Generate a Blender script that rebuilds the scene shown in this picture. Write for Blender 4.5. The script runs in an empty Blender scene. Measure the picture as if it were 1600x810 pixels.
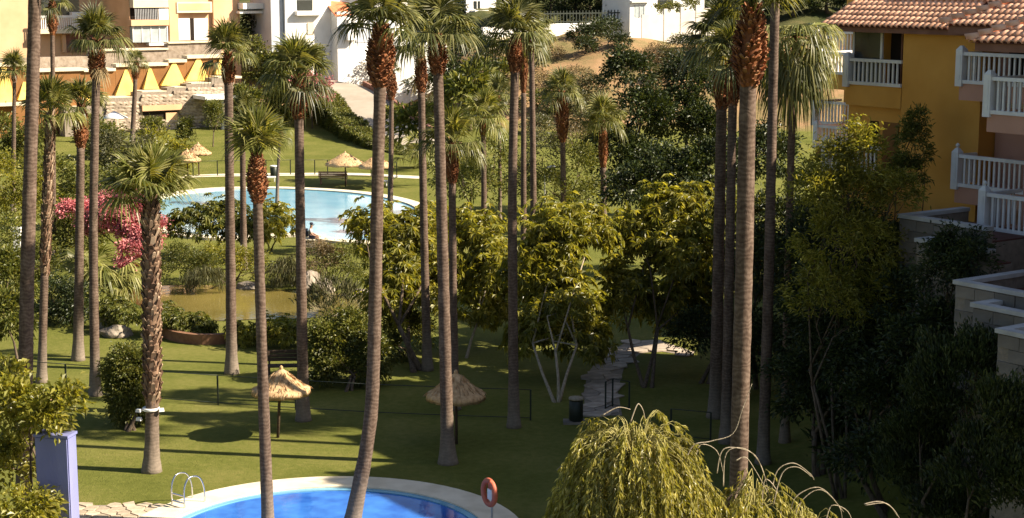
import bpy, bmesh, math, random
import numpy as np
from mathutils import Vector, Matrix

# ------------------------------------------------------------------ camera, world, sun, exposure
scene = bpy.context.scene
COL = scene.collection
CAM_H, FPX, CX, CY = 14.5, 2600.0, 800.0, 405.0
PITCH = math.atan(435.0 / FPX)
cam_data = bpy.data.cameras.new('camera')
cam = bpy.data.objects.new('camera', cam_data)
COL.objects.link(cam)
cam.location = (0, 0, CAM_H)
cam.rotation_euler = (math.radians(90) - PITCH, 0, 0)
cam_data.sensor_width = 36.0
cam_data.lens = FPX * 36.0 / 1600.0
cam_data.clip_start = 0.5
cam_data.clip_end = 3000.0
scene.camera = cam

SUN_EL, SUN_AZ = math.radians(36.0), math.radians(9.5)      # from the right, a little towards the camera
sun_vec = Vector((math.cos(SUN_EL) * math.cos(SUN_AZ), -math.cos(SUN_EL) * math.sin(SUN_AZ), math.sin(SUN_EL)))
world = bpy.data.worlds.new('World')
scene.world = world
world.use_nodes = True
wn, wl = world.node_tree.nodes, world.node_tree.links
bg = wn['Background']
sky = wn.new('ShaderNodeTexSky')
sky.sky_type = 'NISHITA'
sky.sun_disc = False
sky.sun_elevation = SUN_EL
sky.sun_rotation = math.atan2(sun_vec.x, sun_vec.y)
sky.air_density, sky.dust_density, sky.ozone_density = 1.0, 1.5, 1.0
wl.new(sky.outputs[0], bg.inputs[0])
bg.inputs[1].default_value = 0.05
sun_data = bpy.data.lights.new('sun', 'SUN')
sun_data.energy = 5.0
sun_data.angle = math.radians(0.5)
sun_data.color = (1.0, 0.88, 0.70)
sun = bpy.data.objects.new('sun', sun_data)
COL.objects.link(sun)
sun.rotation_euler = sun_vec.to_track_quat('Z', 'Y').to_euler()
sun.location = (60, -20, 60)
vs = scene.view_settings
vs.view_transform = 'Standard'
vs.look = 'None'
vs.exposure = 1.45
vs.gamma = 1.0
vs.use_curve_mapping = False
scene.cycles.max_bounces = 6
scene.cycles.transparent_max_bounces = 6

# ------------------------------------------------------------------ placing things (survey of the photograph into metres)
cP, sP = math.cos(PITCH), math.sin(PITCH)
def ray(px, py):
    return Vector((px - CX, FPX * cP + (CY - py) * sP, -FPX * sP + (CY - py) * cP))
def G(px, py, z=0.0):
    d = ray(px, py); t = (z - CAM_H) / d.z
    return Vector((d.x * t, d.y * t, z))
def A(px, py, D):
    d = ray(px, py); t = D / d.y
    return Vector((d.x * t, D, CAM_H + d.z * t))
def mpp(D):                     # metres per pixel at distance D
    return D / FPX
def sstep(a, b, x):
    t = np.clip((np.asarray(x, dtype=float) - a) / (b - a), 0, 1)
    return t * t * (3 - 2 * t)
YS = [-50, 118, 150, 170, 190, 240, 340, 700, 1200]
ZS = [0, 0, 1.2, 7.6, 9.0, 15.0, 30.0, 110.0, 160.0]
def hgt(x, y):
    x = np.asarray(x, dtype=float); y = np.asarray(y, dtype=float)
    z = np.interp(y - 16 * (1 - sstep(-9, -2, x)) * sstep(110, 150, y), YS, ZS)
    amp = sstep(158, 175, y)
    z = z + amp * (0.5 * np.sin(x * 0.31 + y * 0.17) + 0.35 * np.sin(x * 0.73 - y * 0.41 + 1.3))
    bank = sstep(9.5, 13.5, x) * sstep(27, 34, y) * (1 - sstep(62, 85, y))
    return z + bank * 5.0
def hz(x, y): return float(hgt(x, y))
def T(px, py):
    d = ray(px, py); lo = 30.0
    y = lo
    while y < 900:
        t = y / d.y
        if CAM_H + d.z * t <= hz(d.x * t, y): break
        y += 0.5
    t = y / d.y
    return Vector((d.x * t, y, hz(d.x * t, y)))

# ------------------------------------------------------------------ object helpers
def obj(name, me, parent=None, loc=None, rz=0.0, scale=None):
    o = bpy.data.objects.new(name, me)
    COL.objects.link(o)
    if parent is not None: o.parent = parent
    if loc is not None: o.location = loc
    if rz: o.rotation_euler = (0, 0, rz)
    if scale is not None: o.scale = scale if hasattr(scale, '__len__') else (scale,) * 3
    return o
def tag(o, label, cat, group=None):
    o['label'] = label; o['category'] = cat
    if group: o['group'] = group
    return o
def thing(name, label, cat, loc=(0, 0, 0), rz=0.0, group=None):
    o = obj(name, None, None, loc, rz)
    o.empty_display_size = 0.2
    return tag(o, label, cat, group)
class MB:
    """collects shapes; build() links them as one mesh object"""
    def __init__(s): s.v = []; s.f = []; s.sm = []
    def add(s, vs_, fs, smooth=False):
        n = len(s.v); s.v += [tuple(p) for p in vs_]
        s.f += [tuple(i + n for i in f) for f in fs]; s.sm += [smooth] * len(fs)
        return s
    def box(s, c, d, rz=0.0, taper=1.0):
        c = Vector(c); hx, hy, hh = d[0] / 2, d[1] / 2, d[2] / 2
        cr, sr = math.cos(rz), math.sin(rz); P = []
        for zz, k in ((-hh, 1.0), (hh, taper)):
            for xx, yy in ((-hx, -hy), (hx, -hy), (hx, hy), (-hx, hy)):
                xx *= k; yy *= k
                P.append((c.x + xx * cr - yy * sr, c.y + xx * sr + yy * cr, c.z + zz))
        return s.add(P, [(3, 2, 1, 0), (4, 5, 6, 7), (0, 1, 5, 4), (1, 2, 6, 5), (2, 3, 7, 6), (3, 0, 4, 7)])
    def prism(s, poly, z0, z1):
        n = len(poly)
        P = [(p[0], p[1], z0) for p in poly] + [(p[0], p[1], z1) for p in poly]
        F = [tuple(range(n - 1, -1, -1)), tuple(range(n, 2 * n))]
        F += [(i, (i + 1) % n, n + (i + 1) % n, n + i) for i in range(n)]
        return s.add(P, F)
    def tube(s, pts, rad, n=8, cap=True, smooth=True):
        pts = [Vector(p) for p in pts]
        if not hasattr(rad, '__len__'): rad = [rad] * len(pts)
        V = []; F = []
        ref = Vector((1, 0, 0))
        for i, p in enumerate(pts):
            t = (pts[min(i + 1, len(pts) - 1)] - pts[max(i - 1, 0)]).normalized()
            if abs(t.dot(ref)) > 0.95: ref = Vector((0, 1, 0))
            u = (ref - t * ref.dot(t)).normalized(); w = t.cross(u)
            for k in range(n):
                a = 2 * math.pi * k / n
                V.append(p + (u * math.cos(a) + w * math.sin(a)) * rad[i])
        m = len(pts)
        for i in range(m - 1):
            for k in range(n):
                F.append((i * n + k, i * n + (k + 1) % n, (i + 1) * n + (k + 1) % n, (i + 1) * n + k))
        if cap:
            F.append(tuple(range(n - 1, -1, -1))); F.append(tuple((m - 1) * n + k for k in range(n)))
        return s.add(V, F, smooth)
    def lathe(s, prof, n=16, c=(0, 0, 0), smooth=True):
        V = []; F = []
        for r, z in prof:
            for k in range(n):
                a = 2 * math.pi * k / n
                V.append((c[0] + r * math.cos(a), c[1] + r * math.sin(a), c[2] + z))
        m = len(prof)
        for i in range(m - 1):
            for k in range(n):
                F.append((i * n + k, i * n + (k + 1) % n, (i + 1) * n + (k + 1) % n, (i + 1) * n + k))
        F.append(tuple(range(n - 1, -1, -1))); F.append(tuple((m - 1) * n + k for k in range(n)))
        return s.add(V, F, smooth)
    def mesh(s, name, mat=None):
        me = bpy.data.meshes.new(name)
        me.from_pydata(s.v, [], s.f)
        me.polygons.foreach_set('use_smooth', s.sm)
        if mat: me.materials.append(mat)
        me.update()
        return me
    def build(s, name, mat, parent=None, loc=None, rz=0.0, scale=None):
        return obj(name, s.mesh(name, mat), parent, loc, rz, scale)
def np_mesh(name, V, tris, mat, smooth=False):
    me = bpy.data.meshes.new(name)
    n, m = len(V), len(tris)
    me.vertices.add(n); me.vertices.foreach_set('co', np.ascontiguousarray(V, dtype=np.float32).ravel())
    me.loops.add(m * 3); me.loops.foreach_set('vertex_index', np.ascontiguousarray(tris, dtype=np.int32).ravel())
    me.polygons.add(m); me.polygons.foreach_set('loop_start', np.arange(0, m * 3, 3, dtype=np.int32))
    me.polygons.foreach_set('use_smooth', np.full(m, smooth, dtype=bool))
    me.materials.append(mat)
    me.update(calc_edges=True)
    return me
def catmull(pts, k=6, closed=True):
    pts = [Vector(p) for p in pts]; n = len(pts); out = []
    rng_ = range(n) if closed else range(n - 1)
    for i in rng_:
        g = (lambda j: pts[j % n]) if closed else (lambda j: pts[min(max(j, 0), n - 1)])
        p0, p1, p2, p3 = g(i - 1), g(i), g(i + 1), g(i + 2)
        for q in range(k):
            t = q / k
            out.append(0.5 * ((2 * p1) + (p2 - p0) * t + (2 * p0 - 5 * p1 + 4 * p2 - p3) * t * t + (3 * p1 - p0 - 3 * p2 + p3) * t ** 3))
    if not closed: out.append(pts[-1])
    return out

# ------------------------------------------------------------------ materials
def nodes_of(m):
    m.use_nodes = True
    nt = m.node_tree
    return nt, nt.nodes, nt.links, nt.nodes['Principled BSDF']
def ramp(N, stops):
    r = N.new('ShaderNodeValToRGB'); e = r.color_ramp.elements
    while len(e) < len(stops): e.new(0.5)
    for el, (p, c) in zip(e, stops): el.position = p; el.color = (c[0], c[1], c[2], 1)
    return r
def mat_noise(name, c1, c2, scale=3.0, rough=0.8, bump=0.0, bscale=None, detail=5.0, c3=None, spec=0.3, stretch=None, island=0.0):
    m = bpy.data.materials.new(name)
    nt, N, L, B = nodes_of(m)
    tc = N.new('ShaderNodeTexCoord'); mp = N.new('ShaderNodeMapping')
    if stretch: mp.inputs['Scale'].default_value = stretch
    L.new(tc.outputs['Object'], mp.inputs[0])
    nz = N.new('ShaderNodeTexNoise'); nz.inputs['Scale'].default_value = scale; nz.inputs['Detail'].default_value = detail
    L.new(mp.outputs[0], nz.inputs['Vector'])
    st = [(0.33, c1), (0.67, c2)] if c3 is None else [(0.3, c1), (0.5, c2), (0.7, c3)]
    r = ramp(N, st); L.new(nz.outputs[0], r.inputs[0])
    out = r.outputs[0]
    if island:
        g = N.new('ShaderNodeObjectInfo'); hs = N.new('ShaderNodeHueSaturation')
        mr = N.new('ShaderNodeMapRange'); mr.inputs['To Min'].default_value = 1 - island; mr.inputs['To Max'].default_value = 1 + island
        L.new(g.outputs['Random'], mr.inputs[0]); L.new(mr.outputs[0], hs.inputs['Value']); L.new(out, hs.inputs['Color'])
        out = hs.outputs[0]
    L.new(out, B.inputs['Base Color'])
    B.inputs['Roughness'].default_value = rough
    B.inputs['Specular IOR Level'].default_value = spec
    if bump:
        n2 = N.new('ShaderNodeTexNoise'); n2.inputs['Scale'].default_value = bscale or scale * 4; n2.inputs['Detail'].default_value = 6
        L.new(mp.outputs[0], n2.inputs['Vector'])
        b = N.new('ShaderNodeBump'); b.inputs['Strength'].default_value = bump; b.inputs['Distance'].default_value = 0.05
        L.new(n2.outputs[0], b.inputs['Height']); L.new(b.outputs[0], B.inputs['Normal'])
    return m
def mat_leaf(name, ca, cb, cc=None, rough=0.45, trans=0.35, tcol=None, spec=0.35, vary=0.0):
    m = bpy.data.materials.new(name)
    nt, N, L, B = nodes_of(m)
    g = N.new('ShaderNodeNewGeometry')
    r = ramp(N, [(0.1, ca), (0.6, cb), (1.0, cc or cb)])
    L.new(g.outputs['Random Per Island'], r.inputs[0])
    tc = N.new('ShaderNodeTexCoord'); nz = N.new('ShaderNodeTexNoise'); nz.inputs['Scale'].default_value = 0.9; nz.inputs['Detail'].default_value = 3
    L.new(tc.outputs['Object'], nz.inputs['Vector'])
    mr = N.new('ShaderNodeMapRange'); mr.inputs['From Min'].default_value = 0.3; mr.inputs['From Max'].default_value = 0.7
    mr.inputs['To Min'].default_value = 0.7; mr.inputs['To Max'].default_value = 1.3
    L.new(nz.outputs[0], mr.inputs[0])
    hs = N.new('ShaderNodeHueSaturation'); L.new(r.outputs[0], hs.inputs['Color']); L.new(mr.outputs[0], hs.inputs['Value'])
    if vary:
        oi = N.new('ShaderNodeObjectInfo'); m3 = N.new('ShaderNodeMapRange'); m3.inputs['To Min'].default_value = 1 - vary; m3.inputs['To Max'].default_value = 1 + vary
        mm = N.new('ShaderNodeMath'); mm.operation = 'MULTIPLY'; L.new(oi.outputs['Random'], m3.inputs[0]); L.new(m3.outputs[0], mm.inputs[0]); L.new(mr.outputs[0], mm.inputs[1]); L.new(mm.outputs[0], hs.inputs['Value'])
    L.new(hs.outputs[0], B.inputs['Base Color'])
    B.inputs['Roughness'].default_value = rough
    B.inputs['Specular IOR Level'].default_value = spec
    t = N.new('ShaderNodeBsdfTranslucent')
    mul = N.new('ShaderNodeMixRGB'); mul.blend_type = 'MULTIPLY'; mul.inputs[0].default_value = 1.0
    mul.inputs[2].default_value = tcol or (1.5, 1.35, 0.5, 1)
    L.new(hs.outputs[0], mul.inputs[1]); L.new(mul.outputs[0], t.inputs['Color'])
    mx = N.new('ShaderNodeMixShader'); mx.inputs[0].default_value = trans
    L.new(B.outputs[0], mx.inputs[1]); L.new(t.outputs[0], mx.inputs[2])
    L.new(mx.outputs[0], N['Material Output'].inputs['Surface'])
    return m
def mat_trunk(name, c1, c2, c3, ring=9.0):
    m = bpy.data.materials.new(name)
    nt, N, L, B = nodes_of(m)
    tc = N.new('ShaderNodeTexCoord')
    mp = N.new('ShaderNodeMapping'); mp.inputs['Scale'].default_value = (3.0, 3.0, 1.2)
    L.new(tc.outputs['Object'], mp.inputs[0])
    nz = N.new('ShaderNodeTexNoise'); nz.inputs['Scale'].default_value = 2.2; nz.inputs['Detail'].default_value = 7; nz.inputs['Roughness'].default_value = 0.65
    L.new(mp.outputs[0], nz.inputs['Vector'])
    wv = N.new('ShaderNodeTexWave'); wv.bands_direction = 'Z'; wv.inputs['Scale'].default_value = ring * 0.32
    wv.inputs['Distortion'].default_value = 9.0; wv.inputs['Detail'].default_value = 3; wv.inputs['Detail Scale'].default_value = 1.6
    L.new(tc.outputs['Object'], wv.inputs['Vector'])
    mx = N.new('ShaderNodeMixRGB'); mx.blend_type = 'MIX'; mx.inputs[0].default_value = 0.16
    L.new(nz.outputs[0], mx.inputs[1]); L.new(wv.outputs[0], mx.inputs[2])
    r = ramp(N, [(0.28, c1), (0.5, c2), (0.75, c3)])
    L.new(mx.outputs[0], r.inputs[0])
    # pale foot of the trunk
    sx = N.new('ShaderNodeSeparateXYZ'); L.new(tc.outputs['Object'], sx.inputs[0])
    n3 = N.new('ShaderNodeTexNoise'); n3.inputs['Scale'].default_value = 3.0
    L.new(tc.outputs['Object'], n3.inputs['Vector'])
    ad = N.new('ShaderNodeMath'); ad.operation = 'ADD'; L.new(sx.outputs[2], ad.inputs[0]); L.new(n3.outputs[0], ad.inputs[1])
    mr = N.new('ShaderNodeMapRange'); mr.inputs['From Min'].default_value = 0.6; mr.inputs['From Max'].default_value = 2.6
    mr.inputs['To Min'].default_value = 0.36; mr.inputs['To Max'].default_value = 0.0
    L.new(ad.outputs[0], mr.inputs[0])
    m2 = N.new('ShaderNodeMixRGB'); L.new(mr.outputs[0], m2.inputs[0]); L.new(r.outputs[0], m2.inputs[1]); m2.inputs[2].default_value = (0.34, 0.30, 0.24, 1)
    L.new(m2.outputs[0], B.inputs['Base Color'])
    B.inputs['Roughness'].default_value = 0.9; B.inputs['Specular IOR Level'].default_value = 0.15
    b = N.new('ShaderNodeBump'); b.inputs['Strength'].default_value = 0.45; b.inputs['Distance'].default_value = 0.03
    L.new(mx.outputs[0], b.inputs['Height']); L.new(b.outputs[0], B.inputs['Normal'])
    return m
def mat_water(name, c1, c2, scale=0.5, rough=0.04, bump=0.15, bscale=6.0, spec=0.5):
    m = mat_noise(name, c1, c2, scale=scale, rough=rough, spec=spec, detail=2)
    nt, N, L, B = nodes_of(m)
    tc = N.new('ShaderNodeTexCoord'); n2 = N.new('ShaderNodeTexNoise'); n2.inputs['Scale'].default_value = bscale; n2.inputs['Detail'].default_value = 3
    L.new(tc.outputs['Object'], n2.inputs['Vector'])
    b = N.new('ShaderNodeBump'); b.inputs['Strength'].default_value = bump; b.inputs['Distance'].default_value = 0.03
    L.new(n2.outputs[0], b.inputs['Height']); L.new(b.outputs[0], B.inputs['Normal'])
    return m
def mat_plain(name, c, rough=0.6, metal=0.0, spec=0.4):
    k = 0.88
    m = mat_noise(name, tuple(x * k for x in c), tuple(min(1, x * 1.08) for x in c), scale=2.3, rough=rough, spec=spec, bump=0.08, bscale=30)
    m.node_tree.nodes['Principled BSDF'].inputs['Metallic'].default_value = metal
    return m

def mat_ground():
    m = bpy.data.materials.new('grass_and_earth')
    nt, N, L, B = nodes_of(m)
    tc = N.new('ShaderNodeTexCoord')
    def noise(s, d=5, r=0.55):
        n = N.new('ShaderNodeTexNoise'); n.inputs['Scale'].default_value = s; n.inputs['Detail'].default_value = d; n.inputs['Roughness'].default_value = r
        L.new(tc.outputs['Object'], n.inputs['Vector']); return n
    n1 = noise(0.35); n2 = noise(4.0, 8, 0.7); n3 = noise(0.12, 4)
    mix = N.new('ShaderNodeMixRGB'); mix.inputs[0].default_value = 0.5; L.new(n1.outputs[0], mix.inputs[1]); L.new(n2.outputs[0], mix.inputs[2])
    g = ramp(N, [(0.32, (0.080, 0.090, 0.015)), (0.48, (0.118, 0.125, 0.025)), (0.62, (0.168, 0.158, 0.042)), (0.78, (0.235, 0.20, 0.09))])
    L.new(mix.outputs[0], g.inputs[0])
    earth = ramp(N, [(0.34, (0.12, 0.105, 0.04)), (0.46, (0.22, 0.16, 0.075)), (0.56, (0.30, 0.185, 0.095)), (0.72, (0.38, 0.25, 0.14))])
    n4 = noise(0.25, 8, 0.65); L.new(n4.outputs[0], earth.inputs[0])
    sx = N.new('ShaderNodeSeparateXYZ'); L.new(tc.outputs['Object'], sx.inputs[0])
    ad = N.new('ShaderNodeMath'); ad.operation = 'MULTIPLY_ADD'; L.new(n3.outputs[0], ad.inputs[0]); ad.inputs[1].default_value = 14; L.new(sx.outputs[1], ad.inputs[2])
    sh = N.new('ShaderNodeMapRange'); sh.inputs['From Min'].default_value = -9; sh.inputs['From Max'].default_value = -2; sh.inputs['To Min'].default_value = 15; sh.inputs['To Max'].default_value = 0
    L.new(sx.outputs[0], sh.inputs[0])
    ad2 = N.new('ShaderNodeMath'); ad2.operation = 'SUBTRACT'; L.new(ad.outputs[0], ad2.inputs[0]); L.new(sh.outputs[0], ad2.inputs[1])
    mr = N.new('ShaderNodeMapRange'); mr.inputs['From Min'].default_value = 156; mr.inputs['From Max'].default_value = 159
    L.new(ad2.outputs[0], mr.inputs[0])
    fin = N.new('ShaderNodeMixRGB'); L.new(mr.outputs[0], fin.inputs[0]); L.new(g.outputs[0], fin.inputs[1]); L.new(earth.outputs[0], fin.inputs[2])
    far = N.new('ShaderNodeMapRange'); far.inputs['From Min'].default_value = 184; far.inputs['From Max'].default_value = 192
    L.new(ad.outputs[0], far.inputs[0])
    olive = ramp(N, [(0.35, (0.035, 0.045, 0.014)), (0.55, (0.085, 0.085, 0.032)), (0.75, (0.17, 0.13, 0.06))]); L.new(n4.outputs[0], olive.inputs[0])
    f2 = N.new('ShaderNodeMixRGB'); L.new(far.outputs[0], f2.inputs[0]); L.new(fin.outputs[0], f2.inputs[1]); L.new(olive.outputs[0], f2.inputs[2])
    L.new(f2.outputs[0], B.inputs['Base Color'])
    B.inputs['Roughness'].default_value = 0.95; B.inputs['Specular IOR Level'].default_value = 0.1
    nb = noise(9.0, 8, 0.8)
    b = N.new('ShaderNodeBump'); b.inputs['Strength'].default_value = 0.8; b.inputs['Distance'].default_value = 0.06
    L.new(nb.outputs[0], b.inputs['Height']); L.new(b.outputs[0], B.inputs['Normal'])
    return m

MAT = {}
MAT['ground'] = mat_ground()
MAT['trunk'] = mat_trunk('palm_bark', (0.052, 0.033, 0.024), (0.108, 0.074, 0.055), (0.19, 0.138, 0.106))
MAT['trunk_brown'] = mat_trunk('palm_bark_brown', (0.06, 0.036, 0.024), (0.135, 0.088, 0.058), (0.20, 0.145, 0.10))
MAT['boots'] = mat_leaf('palm_boots', (0.10, 0.038, 0.018), (0.24, 0.092, 0.038), (0.36, 0.20, 0.11), rough=0.8, trans=0.05, spec=0.15)
MAT['boots_grey'] = mat_leaf('palm_boots_weathered', (0.12, 0.07, 0.045), (0.22, 0.14, 0.09), (0.34, 0.25, 0.17), rough=0.85, trans=0.05, spec=0.15)
MAT['frond'] = mat_leaf('palm_frond', (0.05, 0.060, 0.016), (0.115, 0.122, 0.032), (0.23, 0.215, 0.085), rough=0.42, trans=0.36, vary=0.4)
MAT['frond_pale'] = mat_leaf('palm_frond_pale', (0.085, 0.098, 0.02), (0.165, 0.172, 0.04), (0.30, 0.28, 0.11), rough=0.4, trans=0.4, vary=0.35)
MAT['frond_dry'] = mat_leaf('palm_frond_dry', (0.20, 0.13, 0.06), (0.30, 0.21, 0.10), (0.36, 0.28, 0.15), rough=0.7, trans=0.25, tcol=(1.2, 1.0, 0.6, 1))
MAT['leaf_lime'] = mat_leaf('leaf_yellow_green', (0.12, 0.128, 0.018), (0.23, 0.225, 0.032), (0.38, 0.35, 0.095), trans=0.5, rough=0.38, spec=0.5)
MAT['leaf_mid'] = mat_leaf('leaf_mid_green', (0.055, 0.070, 0.013), (0.12, 0.13, 0.024), (0.21, 0.20, 0.05), trans=0.3)
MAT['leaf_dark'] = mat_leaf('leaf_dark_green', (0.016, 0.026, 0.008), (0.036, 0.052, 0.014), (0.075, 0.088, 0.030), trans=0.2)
MAT['leaf_grey'] = mat_leaf('leaf_grey_green', (0.06, 0.065, 0.028), (0.11, 0.11, 0.05), (0.17, 0.155, 0.08), trans=0.2)
MAT['leaf_dry'] = mat_leaf('leaf_dry_brown', (0.10, 0.075, 0.04), (0.19, 0.145, 0.08), (0.27, 0.20, 0.11), trans=0.2)
MAT['leaf_willow'] = mat_leaf('leaf_willow', (0.14, 0.138, 0.022), (0.28, 0.262, 0.055), (0.46, 0.42, 0.18), trans=0.36, rough=0.35, spec=0.5)
MAT['flower_pink'] = mat_leaf('bougainvillea_pink', (0.42, 0.12, 0.14), (0.60, 0.22, 0.23), (0.72, 0.38, 0.36), trans=0.3, tcol=(1.2, 0.9, 0.9, 1), rough=0.7)
MAT['bark'] = mat_noise('bark', (0.06, 0.042, 0.028), (0.15, 0.11, 0.075), scale=6, rough=0.9, bump=0.5, stretch=(3, 3, 0.6))
MAT['willow_twig'] = mat_noise('willow_twig', (0.20, 0.18, 0.05), (0.30, 0.26, 0.09), scale=6, rough=0.7)
MAT['bark_pale'] = mat_noise('bark_pale', (0.22, 0.18, 0.12), (0.40, 0.33, 0.24), scale=6, rough=0.85, bump=0.4, stretch=(3, 3, 0.6))
MAT['thatch'] = mat_noise('thatch', (0.40, 0.255, 0.13), (0.60, 0.42, 0.24), scale=9, rough=0.95, bump=0.5, bscale=28, stretch=(1, 1, 0.35), spec=0.1)
MAT['wood_dark'] = mat_noise('wood_dark', (0.05, 0.032, 0.02), (0.11, 0.07, 0.042), scale=8, rough=0.8, bump=0.3, stretch=(1, 6, 6))
MAT['wood'] = mat_noise('wood', (0.17, 0.09, 0.05), (0.30, 0.17, 0.10), scale=6, rough=0.75, bump=0.3, stretch=(1, 6, 6))
MAT['white'] = mat_noise('white_plaster', (0.72, 0.70, 0.66), (0.82, 0.80, 0.76), scale=0.9, rough=0.85, bump=0.1, bscale=22)
MAT['white_rail'] = mat_noise('white_painted_rail', (0.62, 0.60, 0.57), (0.78, 0.76, 0.73), scale=1.6, rough=0.6, bump=0.08, bscale=25)
MAT['shade_coping'] = mat_noise('shaded_white_coping', (0.36, 0.35, 0.33), (0.50, 0.48, 0.45), scale=2.0, rough=0.8, bump=0.15)  # white darkened so the coping colour carries the terraces' shade
MAT['fence_white'] = mat_noise('aged_white_masonry', (0.52, 0.47, 0.41), (0.62, 0.57, 0.50), scale=0.6, rough=0.9)
MAT['ochre'] = mat_noise('ochre_plaster', (0.60, 0.30, 0.065), (0.70, 0.37, 0.09), scale=0.7, rough=0.9, bump=0.15, bscale=30, spec=0.15)
MAT['orange'] = mat_noise('orange_plaster_shaded', (0.19, 0.09, 0.033), (0.25, 0.12, 0.043), scale=0.8, rough=0.9, bump=0.1, spec=0.15)  # darkened to paint in the overhang's shade on the retaining wall
MAT['yellow'] = mat_noise('sunlit_yellow_plaster', (0.68, 0.47, 0.12), (0.76, 0.55, 0.17), scale=0.9, rough=0.9, bump=0.08, spec=0.15)  # paints the sunlit patches of the orange wall
MAT['pink'] = mat_noise('pink_plaster', (0.44, 0.235, 0.16), (0.53, 0.295, 0.21), scale=0.8, rough=0.9, bump=0.12, bscale=30, spec=0.15)
MAT['peach'] = mat_noise('peach_plaster', (0.56, 0.34, 0.19), (0.66, 0.42, 0.25), scale=0.5, rough=0.9, bump=0.1, spec=0.15)
MAT['cream'] = mat_noise('cream_plaster', (0.62, 0.52, 0.36), (0.70, 0.60, 0.43), scale=0.6, rough=0.9, spec=0.15)
MAT['fascia'] = mat_noise('fascia_brown', (0.20, 0.095, 0.065), (0.28, 0.14, 0.10), scale=2, rough=0.85)
MAT['tile'] = mat_noise('clay_tile', (0.66, 0.31, 0.175), (0.82, 0.47, 0.30), scale=4, rough=0.85, bump=0.15, bscale=40, island=0.22, spec=0.15)
MAT['tile_bed'] = mat_noise('clay_tile_channel', (0.20, 0.075, 0.045), (0.30, 0.125, 0.075), scale=5, rough=0.9)
MAT['brown_tile'] = mat_noise('terrace_floor_brown', (0.085, 0.03, 0.022), (0.125, 0.05, 0.036), scale=3, rough=0.7)
MAT['stone'] = mat_noise('stone', (0.20, 0.15, 0.11), (0.34, 0.27, 0.20), scale=2.5, rough=0.95, bump=0.5, island=0.3, c3=(0.42, 0.34, 0.27))
MAT['mortar'] = mat_noise('mortar', (0.20, 0.165, 0.125), (0.28, 0.23, 0.18), scale=6, rough=0.95, bump=0.3)
MAT['block'] = mat_noise('concrete_block', (0.15, 0.125, 0.10), (0.22, 0.19, 0.155), scale=2.0, rough=0.95, bump=0.35, island=0.15)
MAT['flag'] = mat_noise('flagstone', (0.34, 0.27, 0.19), (0.52, 0.43, 0.32), scale=2.5, rough=0.9, bump=0.25, island=0.2)
MAT['flag_path'] = mat_noise('flagstone_path', (0.26, 0.21, 0.165), (0.42, 0.35, 0.28), scale=2.5, rough=0.9, bump=0.25, island=0.25)
MAT['coping'] = mat_noise('pool_coping', (0.60, 0.52, 0.38), (0.74, 0.66, 0.51), scale=1.6, rough=0.85, bump=0.15, bscale=30)
MAT['boulder'] = mat_noise('boulder', (0.14, 0.11, 0.085), (0.33, 0.28, 0.22), scale=1.8, rough=0.95, bump=0.7, bscale=8)
MAT['asphalt'] = mat_noise('road_concrete', (0.30, 0.255, 0.20), (0.40, 0.345, 0.28), scale=0.5, rough=0.95, bump=0.1)
MAT['pool_water'] = mat_water('pool_water', (0.13, 0.33, 0.47), (0.20, 0.42, 0.55), scale=0.45, spec=0.2, rough=0.1)
MAT['pool_water_near'] = mat_water('pool_water_near', (0.022, 0.10, 0.42), (0.05, 0.20, 0.60), scale=1.3)
MAT['pond_water'] = mat_water('pond_water', (0.125, 0.098, 0.024), (0.20, 0.155, 0.045), scale=0.22, rough=0.08, bump=0.25, bscale=3.0)
MAT['glass'] = mat_plain('window_glass', (0.03, 0.034, 0.034), rough=0.05, spec=0.8)
MAT['glass_pale'] = mat_plain('pale_curtained_glass', (0.36, 0.40, 0.40), rough=0.15, spec=0.6)
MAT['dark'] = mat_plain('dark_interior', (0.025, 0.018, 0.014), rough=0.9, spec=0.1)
MAT['metal_dark'] = mat_plain('dark_green_metal', (0.022, 0.028, 0.02), rough=0.5, metal=0.2)
MAT['chrome'] = mat_plain('steel_tube', (0.62, 0.62, 0.62), rough=0.2, metal=1.0)
MAT['grey_metal'] = mat_plain('grey_metal', (0.45, 0.45, 0.46), rough=0.4, metal=0.4)
MAT['lavender'] = mat_noise('lavender_blue_paint', (0.155, 0.165, 0.33), (0.20, 0.21, 0.39), scale=1.2, rough=0.75, bump=0.12, bscale=25, stretch=(1.5, 1.5, 0.4))
MAT['red_ring'] = mat_plain('lifebuoy_orange', (0.50, 0.125, 0.065), rough=0.5)
MAT['white_plastic'] = mat_plain('white_plastic', (0.74, 0.72, 0.68), rough=0.45)
MAT['terracotta'] = mat_noise('terracotta_edge', (0.16, 0.075, 0.04), (0.26, 0.135, 0.075), scale=2.5, rough=0.9, bump=0.3)
MAT['awning_red'] = mat_noise('red_roof_tile', (0.46, 0.14, 0.06), (0.56, 0.19, 0.09), scale=3, rough=0.9)
MAT['skin'] = mat_plain('skin', (0.36, 0.20, 0.13), rough=0.55)
MAT['shirt'] = mat_plain('grey_shirt', (0.36, 0.34, 0.36), rough=0.9)
MAT['navy'] = mat_plain('navy_cloth', (0.022, 0.024, 0.045), rough=0.9)
MAT['blue_grey'] = mat_noise('blue_grey_render', (0.42, 0.44, 0.47), (0.50, 0.52, 0.55), scale=0.8, rough=0.85)

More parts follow.
